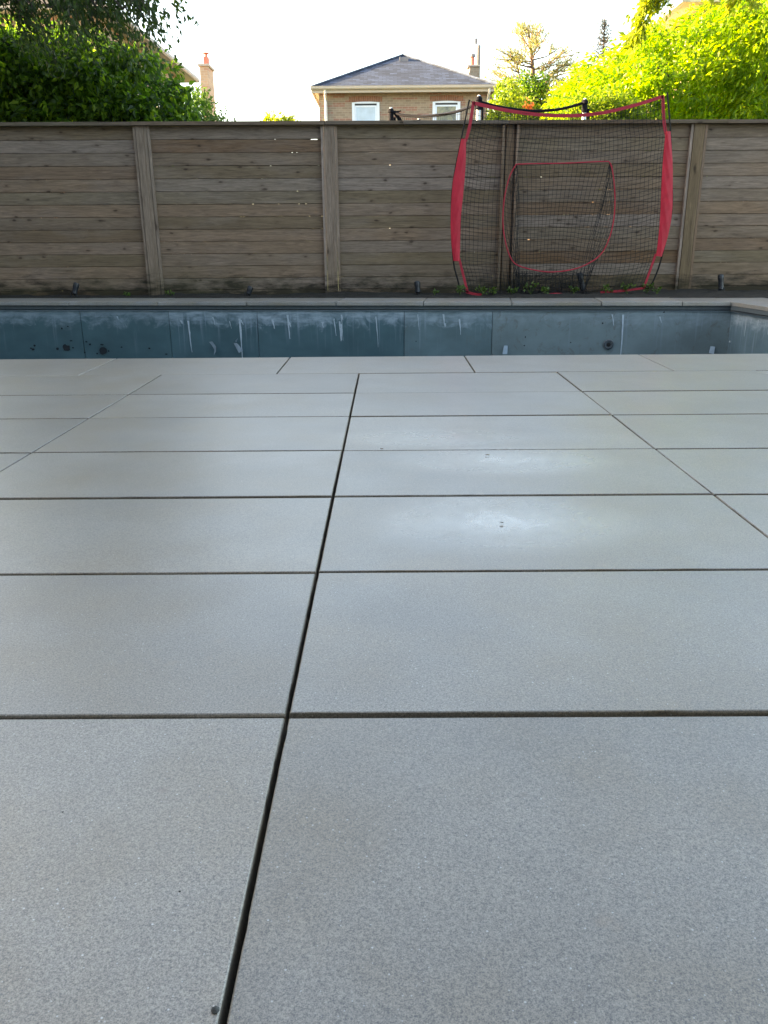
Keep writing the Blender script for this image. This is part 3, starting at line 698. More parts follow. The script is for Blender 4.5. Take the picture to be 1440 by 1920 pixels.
# side gussets: from ring edge to the bag, tightly gathered
def gusset(ringpts, edge_u, nlines):
    Rg = spl(ringpts, 31)
    for k in range(1, nlines):
        t = k / nlines; pts = []
        for j in range(31):
            v = j / 30; e = pk(edge_u, v); pts.append(P(Rg[j][0] * (1 - t) + e[0] * t + 1.1 * math.sin(j * .9 + k * 2), Rg[j][1] * (1 - t) + e[1] * t, e[2] * t))
        mb.tube(pts, .0027, 3, cap=False)
    for j in range(0, 31):
        v = j / 30; e = pk(edge_u, v); mb.tube([P(Rg[j][0] * (1 - t) + e[0] * t, Rg[j][1] * (1 - t) + e[1] * t + 5 * math.sin(math.pi * t), e[2] * t) for t in (0, .25, .5, .75, 1)], .0025, 3, cap=False)
gusset([(968, 308), (956, 330), (946, 370), (943, 415), (947, 450), (957, 482), (966, 515), (972, 548)], 0, 8)
gusset([(1144, 306), (1151, 340), (1153, 380), (1149, 425), (1140, 455), (1122, 485), (1108, 515), (1094, 548)], 1, 9)
# gathered cords
for (a, q) in (((969, 310), (962, 548)), ((970, 312), (972, 548)), ((1143, 330), (1092, 515)), ((1141, 335), (1088, 512)), ((1139, 345), (1096, 520))):
    mb.tube([P(a[0] + (q[0] - a[0]) * t + 1.5 * math.sin(7 * t), a[1] + (q[1] - a[1]) * t, .04 + .1 * math.sin(3 * t)) for t in np.linspace(0, 1, 14)], .0028, 4, cap=False)
# spare netting gathered along the ground
for k in range(80):
    x = random.uniform(985, 1088) if k < 50 else random.uniform(950, 985); h_ = random.uniform(505, 530)
    mb.tube([P(x + random.uniform(-3, 3), h_ + (549 - h_) * t, .03 + .08 * t) for t in (0, .35, .7, 1)], .0022, 3, cap=False)
for k in range(16):
    y_ = 512 + k * 2.4; mb.tube([P(x, y_ + 2 * math.sin(x * .2 + k), .02 + .006 * k) for x in range(962, 1098, 6)], .002, 3, cap=False)
part('ball_pocket', mb, 'net', net)
# ring cord, straps, sleeves, poles
rp = [P(a, b_, -.006) for a, b_ in rpoly]; part('target_ring', MB().tube(rp + [rp[0]], .0075, 8), 'red_strap', net, True)
def strap(pts, w_, name='edge_strap', n=30, dy=-.012):
    q = spl(pts, n); W = [P(a, b_, dy) for a, b_ in q]; wd = []
    for i in range(n):
        d = W[min(i + 1, n - 1)] - W[max(i - 1, 0)]; d = d / np.linalg.norm(d); nv = np.cross(d, [0, 1, 0]); wd.append(nv / np.linalg.norm(nv) * w_)
    return part(name, MB().ribbon(W, wd, .006), 'red_strap', net)
strap(topc, .036, 'top_strap', 40)
strap([(888, 190), (881, 235), (873, 265)], .034); strap([(861, 485), (868, 513), (877, 549)], .028)
strap([(1243, 178), (1245, 225), (1249, 252)], .034); strap([(1230, 476), (1217, 513), (1207, 541)], .026)
strap([(874, 547), (888, 551), (903, 552)], .030, 'bottom_strap', 12); strap([(1126, 548), (1170, 545), (1207, 540)], .024, 'bottom_strap', 12); strap([(1030, 552), (1043, 551), (1058, 552)], .024, 'bottom_strap', 8)
def sleeve(outer, inner):
    n = 40; O_ = spl(outer, n); I_ = spl(inner, n); mb = MB(); nu = 8; vs = []
    for side in (-1, 1):
        for j in range(n):
            for i in range(nu + 1):
                t = i / nu; a, b_ = O_[j] * (1 - t) + I_[j] * t
                w_ = .012 * math.sin(math.pi * t) + .0035 * math.sin(j * .8 + i * 1.4) * math.sin(math.pi * t) + .002
                vs.append(P(a, b_, -.015 + side * w_))
    N_ = n * (nu + 1); fs = []
    for sd in range(2):
        for j in range(n - 1):
            for i in range(nu):
                q = sd * N_ + j * (nu + 1) + i; f_ = (q, q + 1, q + nu + 2, q + nu + 1); fs.append(f_ if sd else f_[::-1])
    for j in range(n - 1):
        for i in (0, nu): q = j * (nu + 1) + i; fs.append((q, q + nu + 1, N_ + q + nu + 1, N_ + q))
    for j in (0, n - 1):
        for i in range(nu): q = j * (nu + 1) + i; fs.append((q, q + 1, N_ + q + 1, N_ + q))
    mb.add(vs, fs); return part('side_sleeve', mb, 'red', net, True)
sleeve([(865, 260), (855, 310), (848, 350), (845, 410), (846, 450), (850, 489)], [(874, 260), (873, 310), (869, 360), (864, 410), (863, 450), (862, 490)])
sleeve([(1257, 246), (1261, 300), (1261.5, 350), (1260, 400), (1253, 440), (1241, 481)], [(1248, 246), (1243, 300), (1240, 350), (1238, 400), (1235, 440), (1230, 480)])
part('pole', MB().tube([P(a, b_, .0) for a, b_ in spl([(880, 187), (865, 260), (850, 340), (846, 410), (850, 489), (857, 520), (864, 547)], 30)], .0095, 8), 'rod', net, True)
part('pole', MB().tube([P(a, b_, .0) for a, b_ in spl([(1251, 173), (1257, 246), (1260, 330), (1259, 400), (1241, 481), (1228, 520), (1214, 546)], 30)], .0095, 8), 'rod', net, True)
part('corner_loop', MB().tube([P(880, 188), P(883, 190, -.01), P(888, 193, -.01)], .003, 5), 'rod', net)
# ================================================================== WEEDS at the net's foot
wg = 'leafy weeds at the foot of the fence'
weeds = [(862, 553, 16, 'bright weed sprouting at the left foot of the net'), (905, 553, 14, 'weed growing just right of the left foot strap'), (925, 553, 12, 'small weed among the net folds at left'), (960, 553, 12, 'low weed under the left edge of the ball pocket'),
         (996, 552, 20, 'tallest leafy weed below the middle of the net'), (1022, 552, 12, 'weed under the bottom of the red target ring'), (1075, 551, 12, 'weed beside the spotlight behind the net'), (1136, 549, 14, 'weed left of the red strap on the soil'),
         (1176, 548, 18, 'yellowish weed over the red strap at the right foot'), (1212, 546, 16, 'yellow green weed at the right pole foot'), (1232, 545, 10, 'small weed between the net and the right fence post'), (320, 555, 9, 'sparse weed at the foot of the leaning left fence post'), (815, 553, 8, 'tiny weed right of the middle spotlight'), (237, 556, 7, 'tiny weed beside the soil at the left post')]
for (u, v, hpx, lb) in weeds:
    b0 = at(u, v, 10.08 if u > 800 else 10.3); b0[2] = .0; hh = hpx * .0064
    t = thing('weed', lb, 'weed', b0, wg); st = MB(); tips = []
    for _ in range(9 if hpx > 10 else 5):
        a = random.uniform(0, 6.28); r_ = random.uniform(.2, .9) * hh * .9; z_ = random.uniform(.45, 1.) * hh
        tip = b0 + np.array([r_ * math.cos(a), r_ * math.sin(a) * .5, z_]); tips.append(tip); st.tube([b0, (b0 + tip) / 2 + np.array([0, 0, .01]), tip], [.0018, .0014, .001], 4)
    part('stem', st, 'leaf_weed', t)
    tp = np.array([x for x in tips for _ in range(4)]); leaf_mesh('leaves', tp + RS.normal(size=tp.shape) * .006, RS.normal(size=tp.shape) + np.array([0, -.3, .3]), .042, .026, 'leaf_weed', t)
# litter on the paving
def litter(name, label, cat, u, v, size, mat):
    c0 = atz(u, v, .0); n = 8; mb = MB(); vs = [c0 + np.array([math.cos(k * 6.283 / n) * size * random.uniform(.6, 1.3), math.sin(k * 6.283 / n) * size * .6 * random.uniform(.6, 1.3), .003 + .004 * random.random()]) for k in range(n)]
    mb.add([p - c0 + c0 for p in vs] + [c0 + np.array([0, 0, .006])], [(k, (k + 1) % n, n) for k in range(n)] + [tuple(range(n - 1, -1, -1))])
    setp(part(name, mb, mat, loc=tuple(c0)), label, cat)
litter('dry_leaf', 'curled brown leaf on the smooth patch of the slab in front', 'leaf', 940, 983, .004, 'leaf_dry')
litter('dry_leaf', 'tiny brown leaf on the pale patch nearer the pool', 'leaf', 914, 856, .007, 'leaf_dry')
litter('dry_leaf', 'small brown leaf at the far joint left of the long seam', 'leaf', 716, 844, .006, 'leaf_dry')
setp(part('pebble', MB().lathe([(.001, 0), (.0034, .001), (.0040, .0024), (.0022, .0044), (.0006, .005)], atz(404, 1897, .0), n=7), simple('pebble_stone', (.085, .088, .085), .9, sc=300, var=.4), loc=tuple(atz(404, 1897, 0))), 'small grey pebble beside the seam at the bottom of the picture', 'pebble')
for (u, v, lb) in ((118, 1524, 'dark speck of grit on the left front slab'), (337, 1673, 'dark crumb lying on the left front slab near the seam')):
    setp(part('grit', MB().lathe([(.0006, 0), (.0013, .0004), (.0014, .0012), (.0004, .0018)], atz(u, v, .0), n=7), simple('grit_stone', (.05, .05, .045), .8), loc=tuple(atz(u, v, 0))), lb, 'grit')
# ================================================================== TRAMPOLINE beyond the fence
tr = thing('trampoline', 'trampoline with black capped poles and sagging net rim behind the fence', 'trampoline', (1.9, 16.0, 0))
def h_at(u, v, z):
    r = A.T @ np.array([(u - 720) / F, 1, (960 - v) / F]); return CAM + r * ((z - H) / r[2])
tops = [h_at(733, 203, 2.75), h_at(785, 225, 2.75), h_at(898, 180, 2.75), h_at(1097, 186, 2.75)]
tops[1] = at(785, 224, 17.2)
for p_ in tops + [np.array([3.4, 17.6, 2.75])]:
    x, y, z = p_
    po = part('pole', MB().tube([(x, y, -.05), (x, y, z - .15)], .036, 12), 'steel', tr, True)
    part('pole_cap', MB().lathe([(.044, 0), (.046, .10), (.040, .115), (.040, .125), (.054, .135), (.054, .165), (.036, .195), (.012, .205)], (x, y, z - .20), n=14), 'foam', po, True)
    part('cap_top', MB().lathe([(.028, 0), (.022, .012), (.008, .018)], (x, y, z - .002), n=12), 'steel', po, True)
    part('net_strut', MB().tube([(x + .062, y, .9), (x + .062, y, z - .14)], .018, 8), 'foam', po, True)
def sagc(pts, Ya, Yb, rad, mat, name, n=24):
    q = spl(pts, n); W = [at(a, b_, Ya + (Yb - Ya) * i / (n - 1)) for i, (a, b_) in enumerate(q)]
    part(name, MB().tube(W, rad, 6), mat, tr, True); return W
Ya, Yb, Yc = tops[0][1], tops[2][1], tops[3][1]
W1 = sagc([(740, 210), (750, 215), (775, 217.5), (810, 217), (850, 211), (885, 199), (897, 193)], Ya, Yb, .022, 'foam', 'net_rim')
sagc([(752, 214), (775, 216), (810, 215), (850, 209), (880, 200)], Ya - .03, Yb - .03, .008, 'silver_cord', 'rim_cord')
W2 = sagc([(900, 191), (930, 199), (965, 205), (1000, 208), (1040, 206), (1070, 200), (1096, 192)], Yb, Yc, .022, 'foam', 'net_rim')
part('rim_strap', MB().ribbon([at(738, 208, Ya - .02), at(748, 222, Ya - .02), at(756, 236, Ya - .02)], (.06, 0, .02), .005).ribbon([at(738, 210, Ya - .03), at(752, 208, Ya - .03)], (0, 0, .02), .005).tube([at(736, 211, Ya - .04), at(742, 213, Ya - .04), at(752, 207.5, Ya - .04)], .008, 6), 'foam', tr)
mb = MB()
for Wl in (W1, W2):
    for p_ in spl(Wl, 46): mb.tube([p_, (p_[0], p_[1], 1.0)], .0028, 3, cap=False)
    for zz in np.arange(1.0, 2.6, .09): mb.tube([(p_[0], p_[1], min(p_[2], zz)) for p_ in Wl], .0028, 3, cap=False)
part('netting', mb, 'net', tr)
cc = np.array([1.75, 15.9]); ringp = [(cc[0] + 1.75 * math.cos(a), cc[1] + 1.55 * math.sin(a), .9) for a in np.linspace(0, 2 * math.pi, 40)]
part('frame_ring', MB().tube(ringp, .03, 8), 'steel', tr, True)
part('mat', MB().add([(x, y, .91) for x, y, _ in ringp[:-1]], [tuple(range(39))]).add([(x, y, .90) for x, y, _ in ringp[:-1]], [tuple(range(38, -1, -1))]), 'foam', tr)
for a in (.6, 2.2, 3.9, 5.4):
    q = (cc[0] + 1.72 * math.cos(a), cc[1] + 1.52 * math.sin(a)); part('leg', MB().tube([(q[0], q[1], .9), (q[0], q[1], -.05)], .025, 8), 'steel', tr)
# ================================================================== CENTRE HOUSE
HY = 36.
hs = thing('brick_house', 'tan brick house with grey hip roof straight behind the fence', 'house', (.75, HY, 0))
xl, xr = at(598, 180, HY)[0], at(925, 180, HY)[0]; zE = at(755, 171, HY)[2]; DP = 9.
part('wall', MB().box(xl, xr, HY, HY + DP, -.3, zE), 'brick', hs)
exl, exr = at(585, 168, HY - .35)[0], at(933, 168, HY - .35)[0]; ey0 = HY - .4; ey1 = HY + DP + .4; zR = zE + .1
half = (exr - exl) / 2; cxh = (exl + exr) / 2; apx = at(755, 104, ey0 + half); zA = apx[2]
rf = MB().add([(exl, ey0, zR), (exr, ey0, zR), (exr, ey1, zR), (exl, ey1, zR), (cxh, ey0 + half, zA), (cxh, ey1 - half, zA)], [(0, 1, 4), (1, 2, 5, 4), (2, 3, 5), (3, 0, 4, 5), (3, 2, 1, 0)])
roof = part('roof', rf, 'shingle', hs)
# vent near the ridge
vp = at(757, 112, ey0 + half - .5)
part('roof_vent', MB().box(vp[0] - .13, vp[0] + .19, vp[1] - .2, vp[1] + .2, vp[2] - .18, vp[2] + .06).box(vp[0] - .18, vp[0] - .13, vp[1] - .22, vp[1] + .2, vp[2] - .1, vp[2] + .08), 'metal_grey', roof)
hc = MB(); 
for sx in (exl, exr): hc.tube([(sx, ey0, zR + .03), (cxh, ey0 + half, zA + .02)], .045, 5)
part('hip_cap', hc, 'shingle', roof)
part('soffit', MB().box(exl + .02, exr - .02, ey0 + .02, ey1 - .02, zR - .06, zR - .012), 'soffit', hs)
part('fascia', MB().box(exl + .01, exr - .01, ey0 - .02, ey0 + .015, zR - .20, zR - .01), 'gutter', hs)
def gut(x0, x1, y, z):
    pr = [(0, 0), (-.08, 0), (-.11, .04), (-.11, .10), (-.12, .12), (0, .12)]
    return MB().prism([(x0, y + a, z + b_) for a, b_ in pr], (x1 - x0, 0, 0))
part('gutter', gut(exl - .04, exr + .04, ey0 - .022, zR - .09), 'gutter', hs)
part('side_fascia', MB().box(exl - .03, exl, ey0, ey1, zR - .16, zR), 'gutter', hs); part('side_fascia', MB().box(exr, exr + .03, ey0, ey1, zR - .16, zR), 'gutter', hs)
for u in (611, 915):
    x = at(u, 200, HY - .1)[0]; part('downspout', MB().tube([(x, ey0 - .05, zR - .09), (x, ey0 - .03, zR - .2), (x, HY - .06, zR - .42), (x, HY - .06, 0)], .055, 4), simple('white_downspout', (.60, .60, .60), .4), hs)
for wi, (u0, u1) in enumerate(((660, 711.5), (811, 863))):
    x0, x1 = at(u0, 200, HY)[0], at(u1, 200, HY)[0]; zt = at(686, 186, HY)[2]; zb = 4.45; am = .0
    arc = [(x0 + (x1 - x0) * t, HY - .03, zt - .12 + (am + .03) * math.sin(math.pi * t) + .0) for t in np.linspace(1, 0, 9)]
    fr = MB(); ft = .11
    fr.prism([(x0, HY - .03, zb), (x0 + ft, HY - .03, zb), (x0 + ft, HY - .03, zt - .16), (x0, HY - .03, zt - .12)], (0, .06, 0))
    fr.prism([(x1 - ft, HY - .03, zb), (x1, HY - .03, zb), (x1, HY - .03, zt - .12), (x1 - ft, HY - .03, zt - .16)], (0, .06, 0))
    fr.prism(arc + [(x0 + ft, HY - .03, zt - .16), (x1 - ft, HY - .03, zt - .16)], (0, .06, 0)); fr.box(x0, x1, HY - .05, HY + .02, zb - .08, zb)
    w_ = part('window', fr, 'window_white', hs)
    a0, a1 = x0 + ft + .003, x1 - ft - .003; z1 = zt - .19
    sa = MB().box(a0, a0 + .06, HY - .015, HY + .02, zb, z1 - .04).box(a1 - .06, a1, HY - .015, HY + .02, zb, z1 - .04).box(a0, a1, HY - .017, HY + .02, z1 - .10, z1 - .04).box(a0, a1, HY - .018, HY + .02, 5.10, 5.15)
    part('sash', sa, 'window_white', w_); part('dark_rebate', MB().box(a0, a1, HY - .008, HY + .01, z1 - .04, z1 + .03), 'black_plastic', w_)
    part('pane', MB().box(a0 + .06, a1 - .06, HY - .006, HY + .01, zb, z1 - .10), 'blind' if wi == 0 else 'glass', w_)
    ar = MB(); n = 15
    for i in range(n):
        t = (i + .5) / n; xx = x0 - .12 + (x1 - x0 + .24) * t; zz = zt - .10 + (am + .03) * math.sin(math.pi * min(max((xx - x0) / (x1 - x0), 0), 1)); ar.box(xx - .035, xx + .035, HY - .012, HY + .01, zz + .005, zz + .19)
    part('brick_arch', ar, 'brick_red', w_)
# chimney of that house, toward the right rear
cY = HY + 3.2; a = at(881, 125, cY); q = at(899, 125, cY); ch = part('chimney', MB().box(a[0], q[0], cY, cY + .6, zE, a[2]), 'brick', hs)
part('chimney_cap', MB().box(a[0] - .09, q[0] + .03, cY - .06, cY + .66, a[2], a[2] + .06), 'stone_cap', ch)
part('flue', MB().lathe([(.10, 0), (.09, .32), (.07, .33)], ((a[0] + q[0]) / 2 - .08, cY + .3, a[2] + .06), n=12), 'terracotta', ch, True)
part('flue_cap', MB().lathe([(.07, 0), (.13, .02), (.13, .12), (.03, .15)], ((a[0] + q[0]) / 2 - .08, cY + .3, a[2] + .40), n=12), 'metal_grey', ch, True)
part('aerial', MB().tube([at(893, 84, cY), at(893, 70, cY)], .012, 5).tube([at(895, 120, cY), at(893.5, 84, cY)], .02, 5).box(*(lambda k: (k[0] - .05, k[0] + .05, cY, cY + .05, k[2] - .12, k[2] + .08))(at(893, 76, cY))), 'metal_grey', ch)
up = thing('utility_pole', 'grey wooden pole rising right behind the brick chimney', 'utility pole', (at(898, 87, 44)[0], 44, 0))
pt = at(897.5, 87, 44); part('shaft', MB().tube([(pt[0], 44, -.1), pt], [.14, .10], 10), 'pole_wood', up, True)
part('pole_top', MB().lathe([(.10, 0), (.105, .03), (.02, .07)], pt, n=10), 'metal_grey', up)
# ================================================================== LEFT HOUSE
LX = -6.15; LY1 = 29.5
lh = thing('brick_house', 'buff brick house with pale soffit half hidden by the left tree', 'house', (-11, 24, 0))
ew = at(368, 155, LY1); ex_, ez_ = ew[0], ew[2]; wallx = ex_ - .42; LY0 = 20.6
part('wall', MB().box(wallx - 8, wallx, LY0 + .5, LY1 - .45, -.3, ez_ + .02), 'brick_orange', lh)
part('roof', MB().add([(ex_, LY0, ez_ + .12), (ex_, LY1, ez_ + .12), (ex_ - 8.8, LY1, ez_ + .12), (ex_ - 8.8, LY0, ez_ + .12), (ex_ - 4.4, LY0 + 4.4, ez_ + 1.7), (ex_ - 4.4, LY1 - 4.4, ez_ + 1.7)], [(0, 1, 5, 4), (1, 2, 5), (2, 3, 4, 5), (3, 0, 4), (0, 3, 2, 1)]), 'shingle_brown', lh)
part('soffit', MB().box(ex_ - 8.78, ex_ - .02, LY0 + .02, LY1 - .02, ez_ + .03, ez_ + .10), 'soffit', lh)
part('gutter', MB().prism([(ex_ + a_, LY0, ez_ + b_) for a_, b_ in [(0, .0), (.07, 0), (.10, .04), (.10, .12), (0, .12)]], (0, LY1 - LY0, 0)), simple('weathered_gutter', (.42, .36, .32), .5), lh)
part('fascia', MB().box(ex_ - 8.8, ex_ + .1, LY1, LY1 + .025, ez_, ez_ + .12), 'soffit', lh)
for y in (20., 25.5):
    wf = part('window', MB().box(wallx - .02, wallx + .03, y, y + 1.3, 3.2, 4.6), 'window_white', lh); part('pane', MB().box(wallx + .0, wallx + .034, y + .08, y + 1.22, 3.28, 4.52), 'glass', wf)
cY = 33.; a = at(374, 124, cY); q = at(389, 124, cY)
st = thing('brick_chimney', 'tall buff brick chimney with red pot standing free above the left shrubs', 'chimney', ((a[0] + q[0]) / 2, cY, 0))
part('stack', MB().box(a[0], q[0], cY, cY + 1.0, -.2, a[2]), 'brick_orange', st)
part('cap', MB().box(a[0] - .05, q[0] + .06, cY - .06, cY + 1.06, a[2], a[2] + .07), 'stone_cap', st)
part('flue', MB().box(a[0] + .12, q[0] - .02, cY + .2, cY + .5, a[2] + .07, a[2] + .34), 'terracotta', st)
part('flue_cap', MB().lathe([(.05, 0), (.05, .10), (.12, .13), (.12, .15), (.01, .17)], (q[0] - .1, cY + .35, a[2] + .34), n=10), 'terracotta', st, True)
# ================================================================== RIGHT HOUSE (roof line behind the willow)
rh = thing('brick_house', 'brown roofed house almost hidden behind the bright right hand tree', 'house', (11, 25, 0))
Apt = at(1064, 166, 30.); Bpt = at(1292, 45, 25.); x0 = Apt[0] + .3
part('wall', MB().box(x0 + .4, x0 + 9, 19.6, 29.6, -.3, Apt[2] - .12), 'brick_orange', rh)
part('roof', MB().add([(x0 - .1, 30., Apt[2]), (x0 + 9.4, 30., Apt[2]), (x0 + 9.4, 19.2, Apt[2]), (x0 - .1, 19.2, Apt[2]), (Bpt[0], 25., Bpt[2]), (x0 + 5.4, 24.4, Bpt[2])], [(3, 0, 4), (0, 1, 5, 4), (1, 2, 5), (2, 3, 4, 5), (0, 3, 2, 1)]), 'shingle_brown', rh)
part('soffit', MB().box(x0 - .08, x0 + 9.38, 19.22, 29.98, Apt[2] - .1, Apt[2] - .01), 'soffit', rh)
part('gutter', MB().box(x0 - .2, x0 - .085, 19.2, 30., Apt[2] - .1, Apt[2] + .02), 'gutter', rh)
# ================================================================== ADDED HOUSE AT THE LEFT, out of the frame, put in to shade the patio
nh = thing('brick_house', 'unseen two storey brick house added left of the yard to shade the patio', 'house', (-12, 3, 0))
part('wall', MB().box(-16.5, -8.6, -7, 11.9, -.3, 5.8), 'brick_orange', nh)
part('roof', MB().add([(-8.1, -7.5, 6.0), (-8.1, 12.1, 6.0), (-17, 12.1, 6.0), (-17, -7.5, 6.0), (-12.5, -3, 8.2), (-12.5, 9., 8.2)], [(0, 1, 5, 4), (1, 2, 5), (2, 3, 4, 5), (3, 0, 4), (0, 3, 2, 1)]), 'shingle_brown', nh)
for y in (-2, 3.4, 7.):
    wf = part('window', MB().box(-8.61, -8.56, y, y + 1.3, 3.6, 5.0), 'window_white', nh); part('pane', MB().box(-8.59, -8.555, y + .08, y + 1.22, 3.68, 4.92), 'glass', wf)
# unseen house added behind the camera to darken the near patio and fence
oh = thing('brick_house', 'unseen tan brick house added behind the camera to darken the near patio', 'house', (0, -4, 0))
part('wall', MB().box(-7.5, 7, -10, -1.95, -.3, 5.6), 'brick', oh)
part('roof', MB().add([(-8, -1.5, 5.6), (7.5, -1.5, 5.6), (7.5, -10.5, 5.6), (-8, -10.5, 5.6), (-3.5, -6, 7.8), (3, -6, 7.8)], [(1, 0, 4, 5), (2, 1, 5), (3, 2, 5, 4), (0, 3, 4), (0, 1, 2, 3)]), 'shingle', oh)
wf = part('door', MB().box(-1.2, 1.2, -1.96, -1.90, .0, 2.1), 'window_white', oh); part('pane', MB().box(-1.1, 1.1, -1.91, -1.895, .1, 2.0), 'glass', wf)
# ================================================================== TREES
def grown(name, label, cat, base, cl, per, L, W, mat, droop, trunk_r, limb_n=12, fork=None, bark='bark', group=None, spread=.9, outw=.5):
    t = thing(name, label, cat, (base[0], base[1], 0), group); ps, ds = clump_leaves(cl, per, droop, spread, outw)
    ps = ps[ps[:, 2] > .1]; ds = ds[:len(ps)]
    leaf_mesh('crown', ps, ds, L, W, mat, t)
    fk = fork or (base[0], base[1], min(p[2] for p in cl) + .3); tk = MB()
    bx, by = base[0], base[1]
    tk.tube([(bx, by, -.15), (bx + .03, by, .3), ((bx + fk[0]) / 2 + .05, (by + fk[1]) / 2, fk[2] * .55), fk], [trunk_r * 1.5, trunk_r * 1.1, trunk_r * .9, trunk_r * .7], 9)
    ids = RS.choice(len(cl), min(limb_n, len(cl)), replace=False); limbs(tk, fk, [cl[i][:3] for i in ids], trunk_r * .5)
    part('trunk', tk, bark, t); return t
# hedge / shrub mass over the fence at the left
hp = [(-160, 300), (-160, 90), (-60, 70), (60, 52), (150, 70), (235, 90), (285, 116), (325, 150), (342, 185), (352, 215), (362, 240), (360, 300)]
grown('broadleaf_tree', 'dense green leafy tree filling the left behind the fence', 'tree', (-4.4, 12.9, 0), poly_clumps(hp, 11.4, 14.2, 480, .16, .34), 62, .115, .06, 'leaf_green', (-.1, -.2, -.55), .12, 14)
# small shrub right of it
sp_ = [(330, 300), (336, 205), (352, 185), (372, 172), (392, 176), (402, 200), (425, 222), (440, 236), (440, 300)]
grown('leafy_shrub', 'lighter green feathery shrub below the free standing chimney', 'shrub', (-3.3, 14.5, 0), poly_clumps(sp_, 14., 15.2, 80, .10, .2), 55, .075, .03, 'leaf_far', (0, -.2, .2), .04, 8, spread=1.4)
# far treetops just over the rail
fp = [(496, 260), (500, 222), (508, 212), (518, 218), (532, 214), (546, 218), (556, 228), (560, 260)]
grown('distant_tree', 'pale sunlit treetop just clearing the fence left of the grey roofed house', 'tree', (-3.4, 30, 0), poly_clumps(fp, 29.5, 30.5, 30, .16, .28), 45, .13, .07, 'leaf_yellow', (0, 0, .5), .08, 5, spread=1.4)
# dark overhanging tree, upper left: hanging sprays of leaves
ov = thing('overhanging_tree', 'dark tree hanging loose leafy sprays over the upper left corner', 'tree', (-6.2, 10.95, 0))
tk = MB(); tk.tube([(-6.2, 10.95, -.2), (-6.15, 10.95, 1.2), (-5.9, 10.95, 2.6), (-5.5, 10.9, 3.9), (-4.9, 10.8, 4.7)], [.2, .16, .14, .11, .07], 9)
L_, D_ = [], []
sprays = []
for _ in range(64):
    u0 = random.uniform(-130, 250); v0 = random.uniform(-120, 20); sprays.append((u0, v0, u0 + random.uniform(20, 75), v0 + random.uniform(55, 150) * (1.05 - max(0, u0) / 420)))
sprays += [(120, -90, 235, 70), (150, -90, 262, 92), (170, -80, 285, 70), (190, -90, 300, 108), (205, -60, 322, 98), (210, -110, 290, 45), (230, -120, 312, 40), (240, -130, 330, 8), (255, -130, 346, 22), (250, -120, 352, 36), (180, -60, 275, 100), (100, -60, 200, 95), (140, -40, 240, 110), (160, -30, 262, 120), (60, -40, 150, 90)]
for (u0, v0, u1, v1) in sprays:
    Y = random.uniform(9.8, 11.6); a = at(u0, v0, Y); q = at(u1, v1, Y + random.uniform(-.4, .4)); n = 14; pts = []
    for i in range(n):
        t = i / (n - 1); p_ = a * (1 - t) + q * t; p_[2] += .18 * math.sin(math.pi * t); p_ = p_ + RS.normal(size=3) * .012; pts.append(p_)
    tk.tube(pts, list(np.linspace(.010, .002, n)), 4); tk.tube([(-5.5 + random.uniform(0, .7), 10.9, 4.2 + random.uniform(-.3, .6)), (np.array([-5, 10.9, 4.8]) + pts[0]) / 2 + np.array([0, 0, .3]), pts[0]], [.03, .02, .010], 5)
    for i in range(2, n):
        k = random.randint(5, 9) if u1 < 290 else random.randint(3, 6)
        for _ in range(k):
            L_.append(pts[i] + RS.normal(size=3) * .075); D_.append(np.array([.28, -.1, -.75]) + RS.normal(size=3) * .38)
leaf_mesh('crown', np.array(L_), np.array(D_), .085, .038, 'leaf_dark', ov); 
top = np.array([(random.uniform(-8.2, -3.3), random.uniform(9.6, 12.8), random.uniform(4.6, 7.2), random.uniform(.2, .45)) for _ in range(90)])
ps, ds = clump_leaves(top, 40, (.2, 0, -.6)); leaf_mesh('upper_crown', ps, ds, .1, .045, 'leaf_dark', ov); limbs(tk, (-4.9, 10.8, 4.7), [x[:3] for x in top[:12]], .06); part('trunk', tk, 'bark', ov)
# big bright tree at right
rp_ = [(1040, 320), (1040, 190), (1062, 160), (1100, 130), (1160, 94), (1225, 60), (1290, 34), (1350, 16), (1440, -8), (1560, -40), (1700, 0), (1760, 120), (1760, 320)]
grown('willow_tree', 'bright yellow green sunlit tree with narrow drooping leaves at the right', 'tree', (8.6, 19.6, 0), poly_clumps(rp_, 16.2, 20.0, 900, .21, .42), 66, .16, .046, 'leaf_lime', (-.45, -.25, -.62), .15, 16, spread=.8, outw=.45)
rp2 = [(1340, 60), (1370, 10), (1440, -20), (1640, -120), (1800, -60), (1800, 80), (1440, 60)]
# sprig reaching in at the top
def spray_tree(name, label, cat, base, sprays, Y, mat, per, L, W, d0, tr_, jn=.05):
    t = thing(name, label, cat, (*base, 0)); tk = MB(); LL, DD = [], []
    tip0 = at(*sprays[0][:2], Y); tk.tube([(base[0], base[1], -.1), (base[0], base[1], 2.2), ((base[0] + tip0[0]) / 2, (base[1] + tip0[1]) / 2, tip0[2] + .3), tip0], [tr_, tr_ * .8, tr_ * .5, .012], 7)
    for (u0, v0, u1, v1) in sprays:
        a, q = at(u0, v0, Y), at(u1, v1, Y + random.uniform(-.2, .2)); tk.tube([tip0, a, (a + q) / 2 + np.array([0, 0, .04]), q], [.012, .008, .005, .002], 4)
        for i in range(14):
            p_ = a + (q - a) * i / 13
            for _ in range(per): LL.append(p_ + RS.normal(size=3) * jn); DD.append(np.array(d0) + RS.normal(size=3) * .4)
    leaf_mesh('crown', np.array(LL), np.array(DD), L, W, mat, t); part('trunk', tk, 'bark', t)
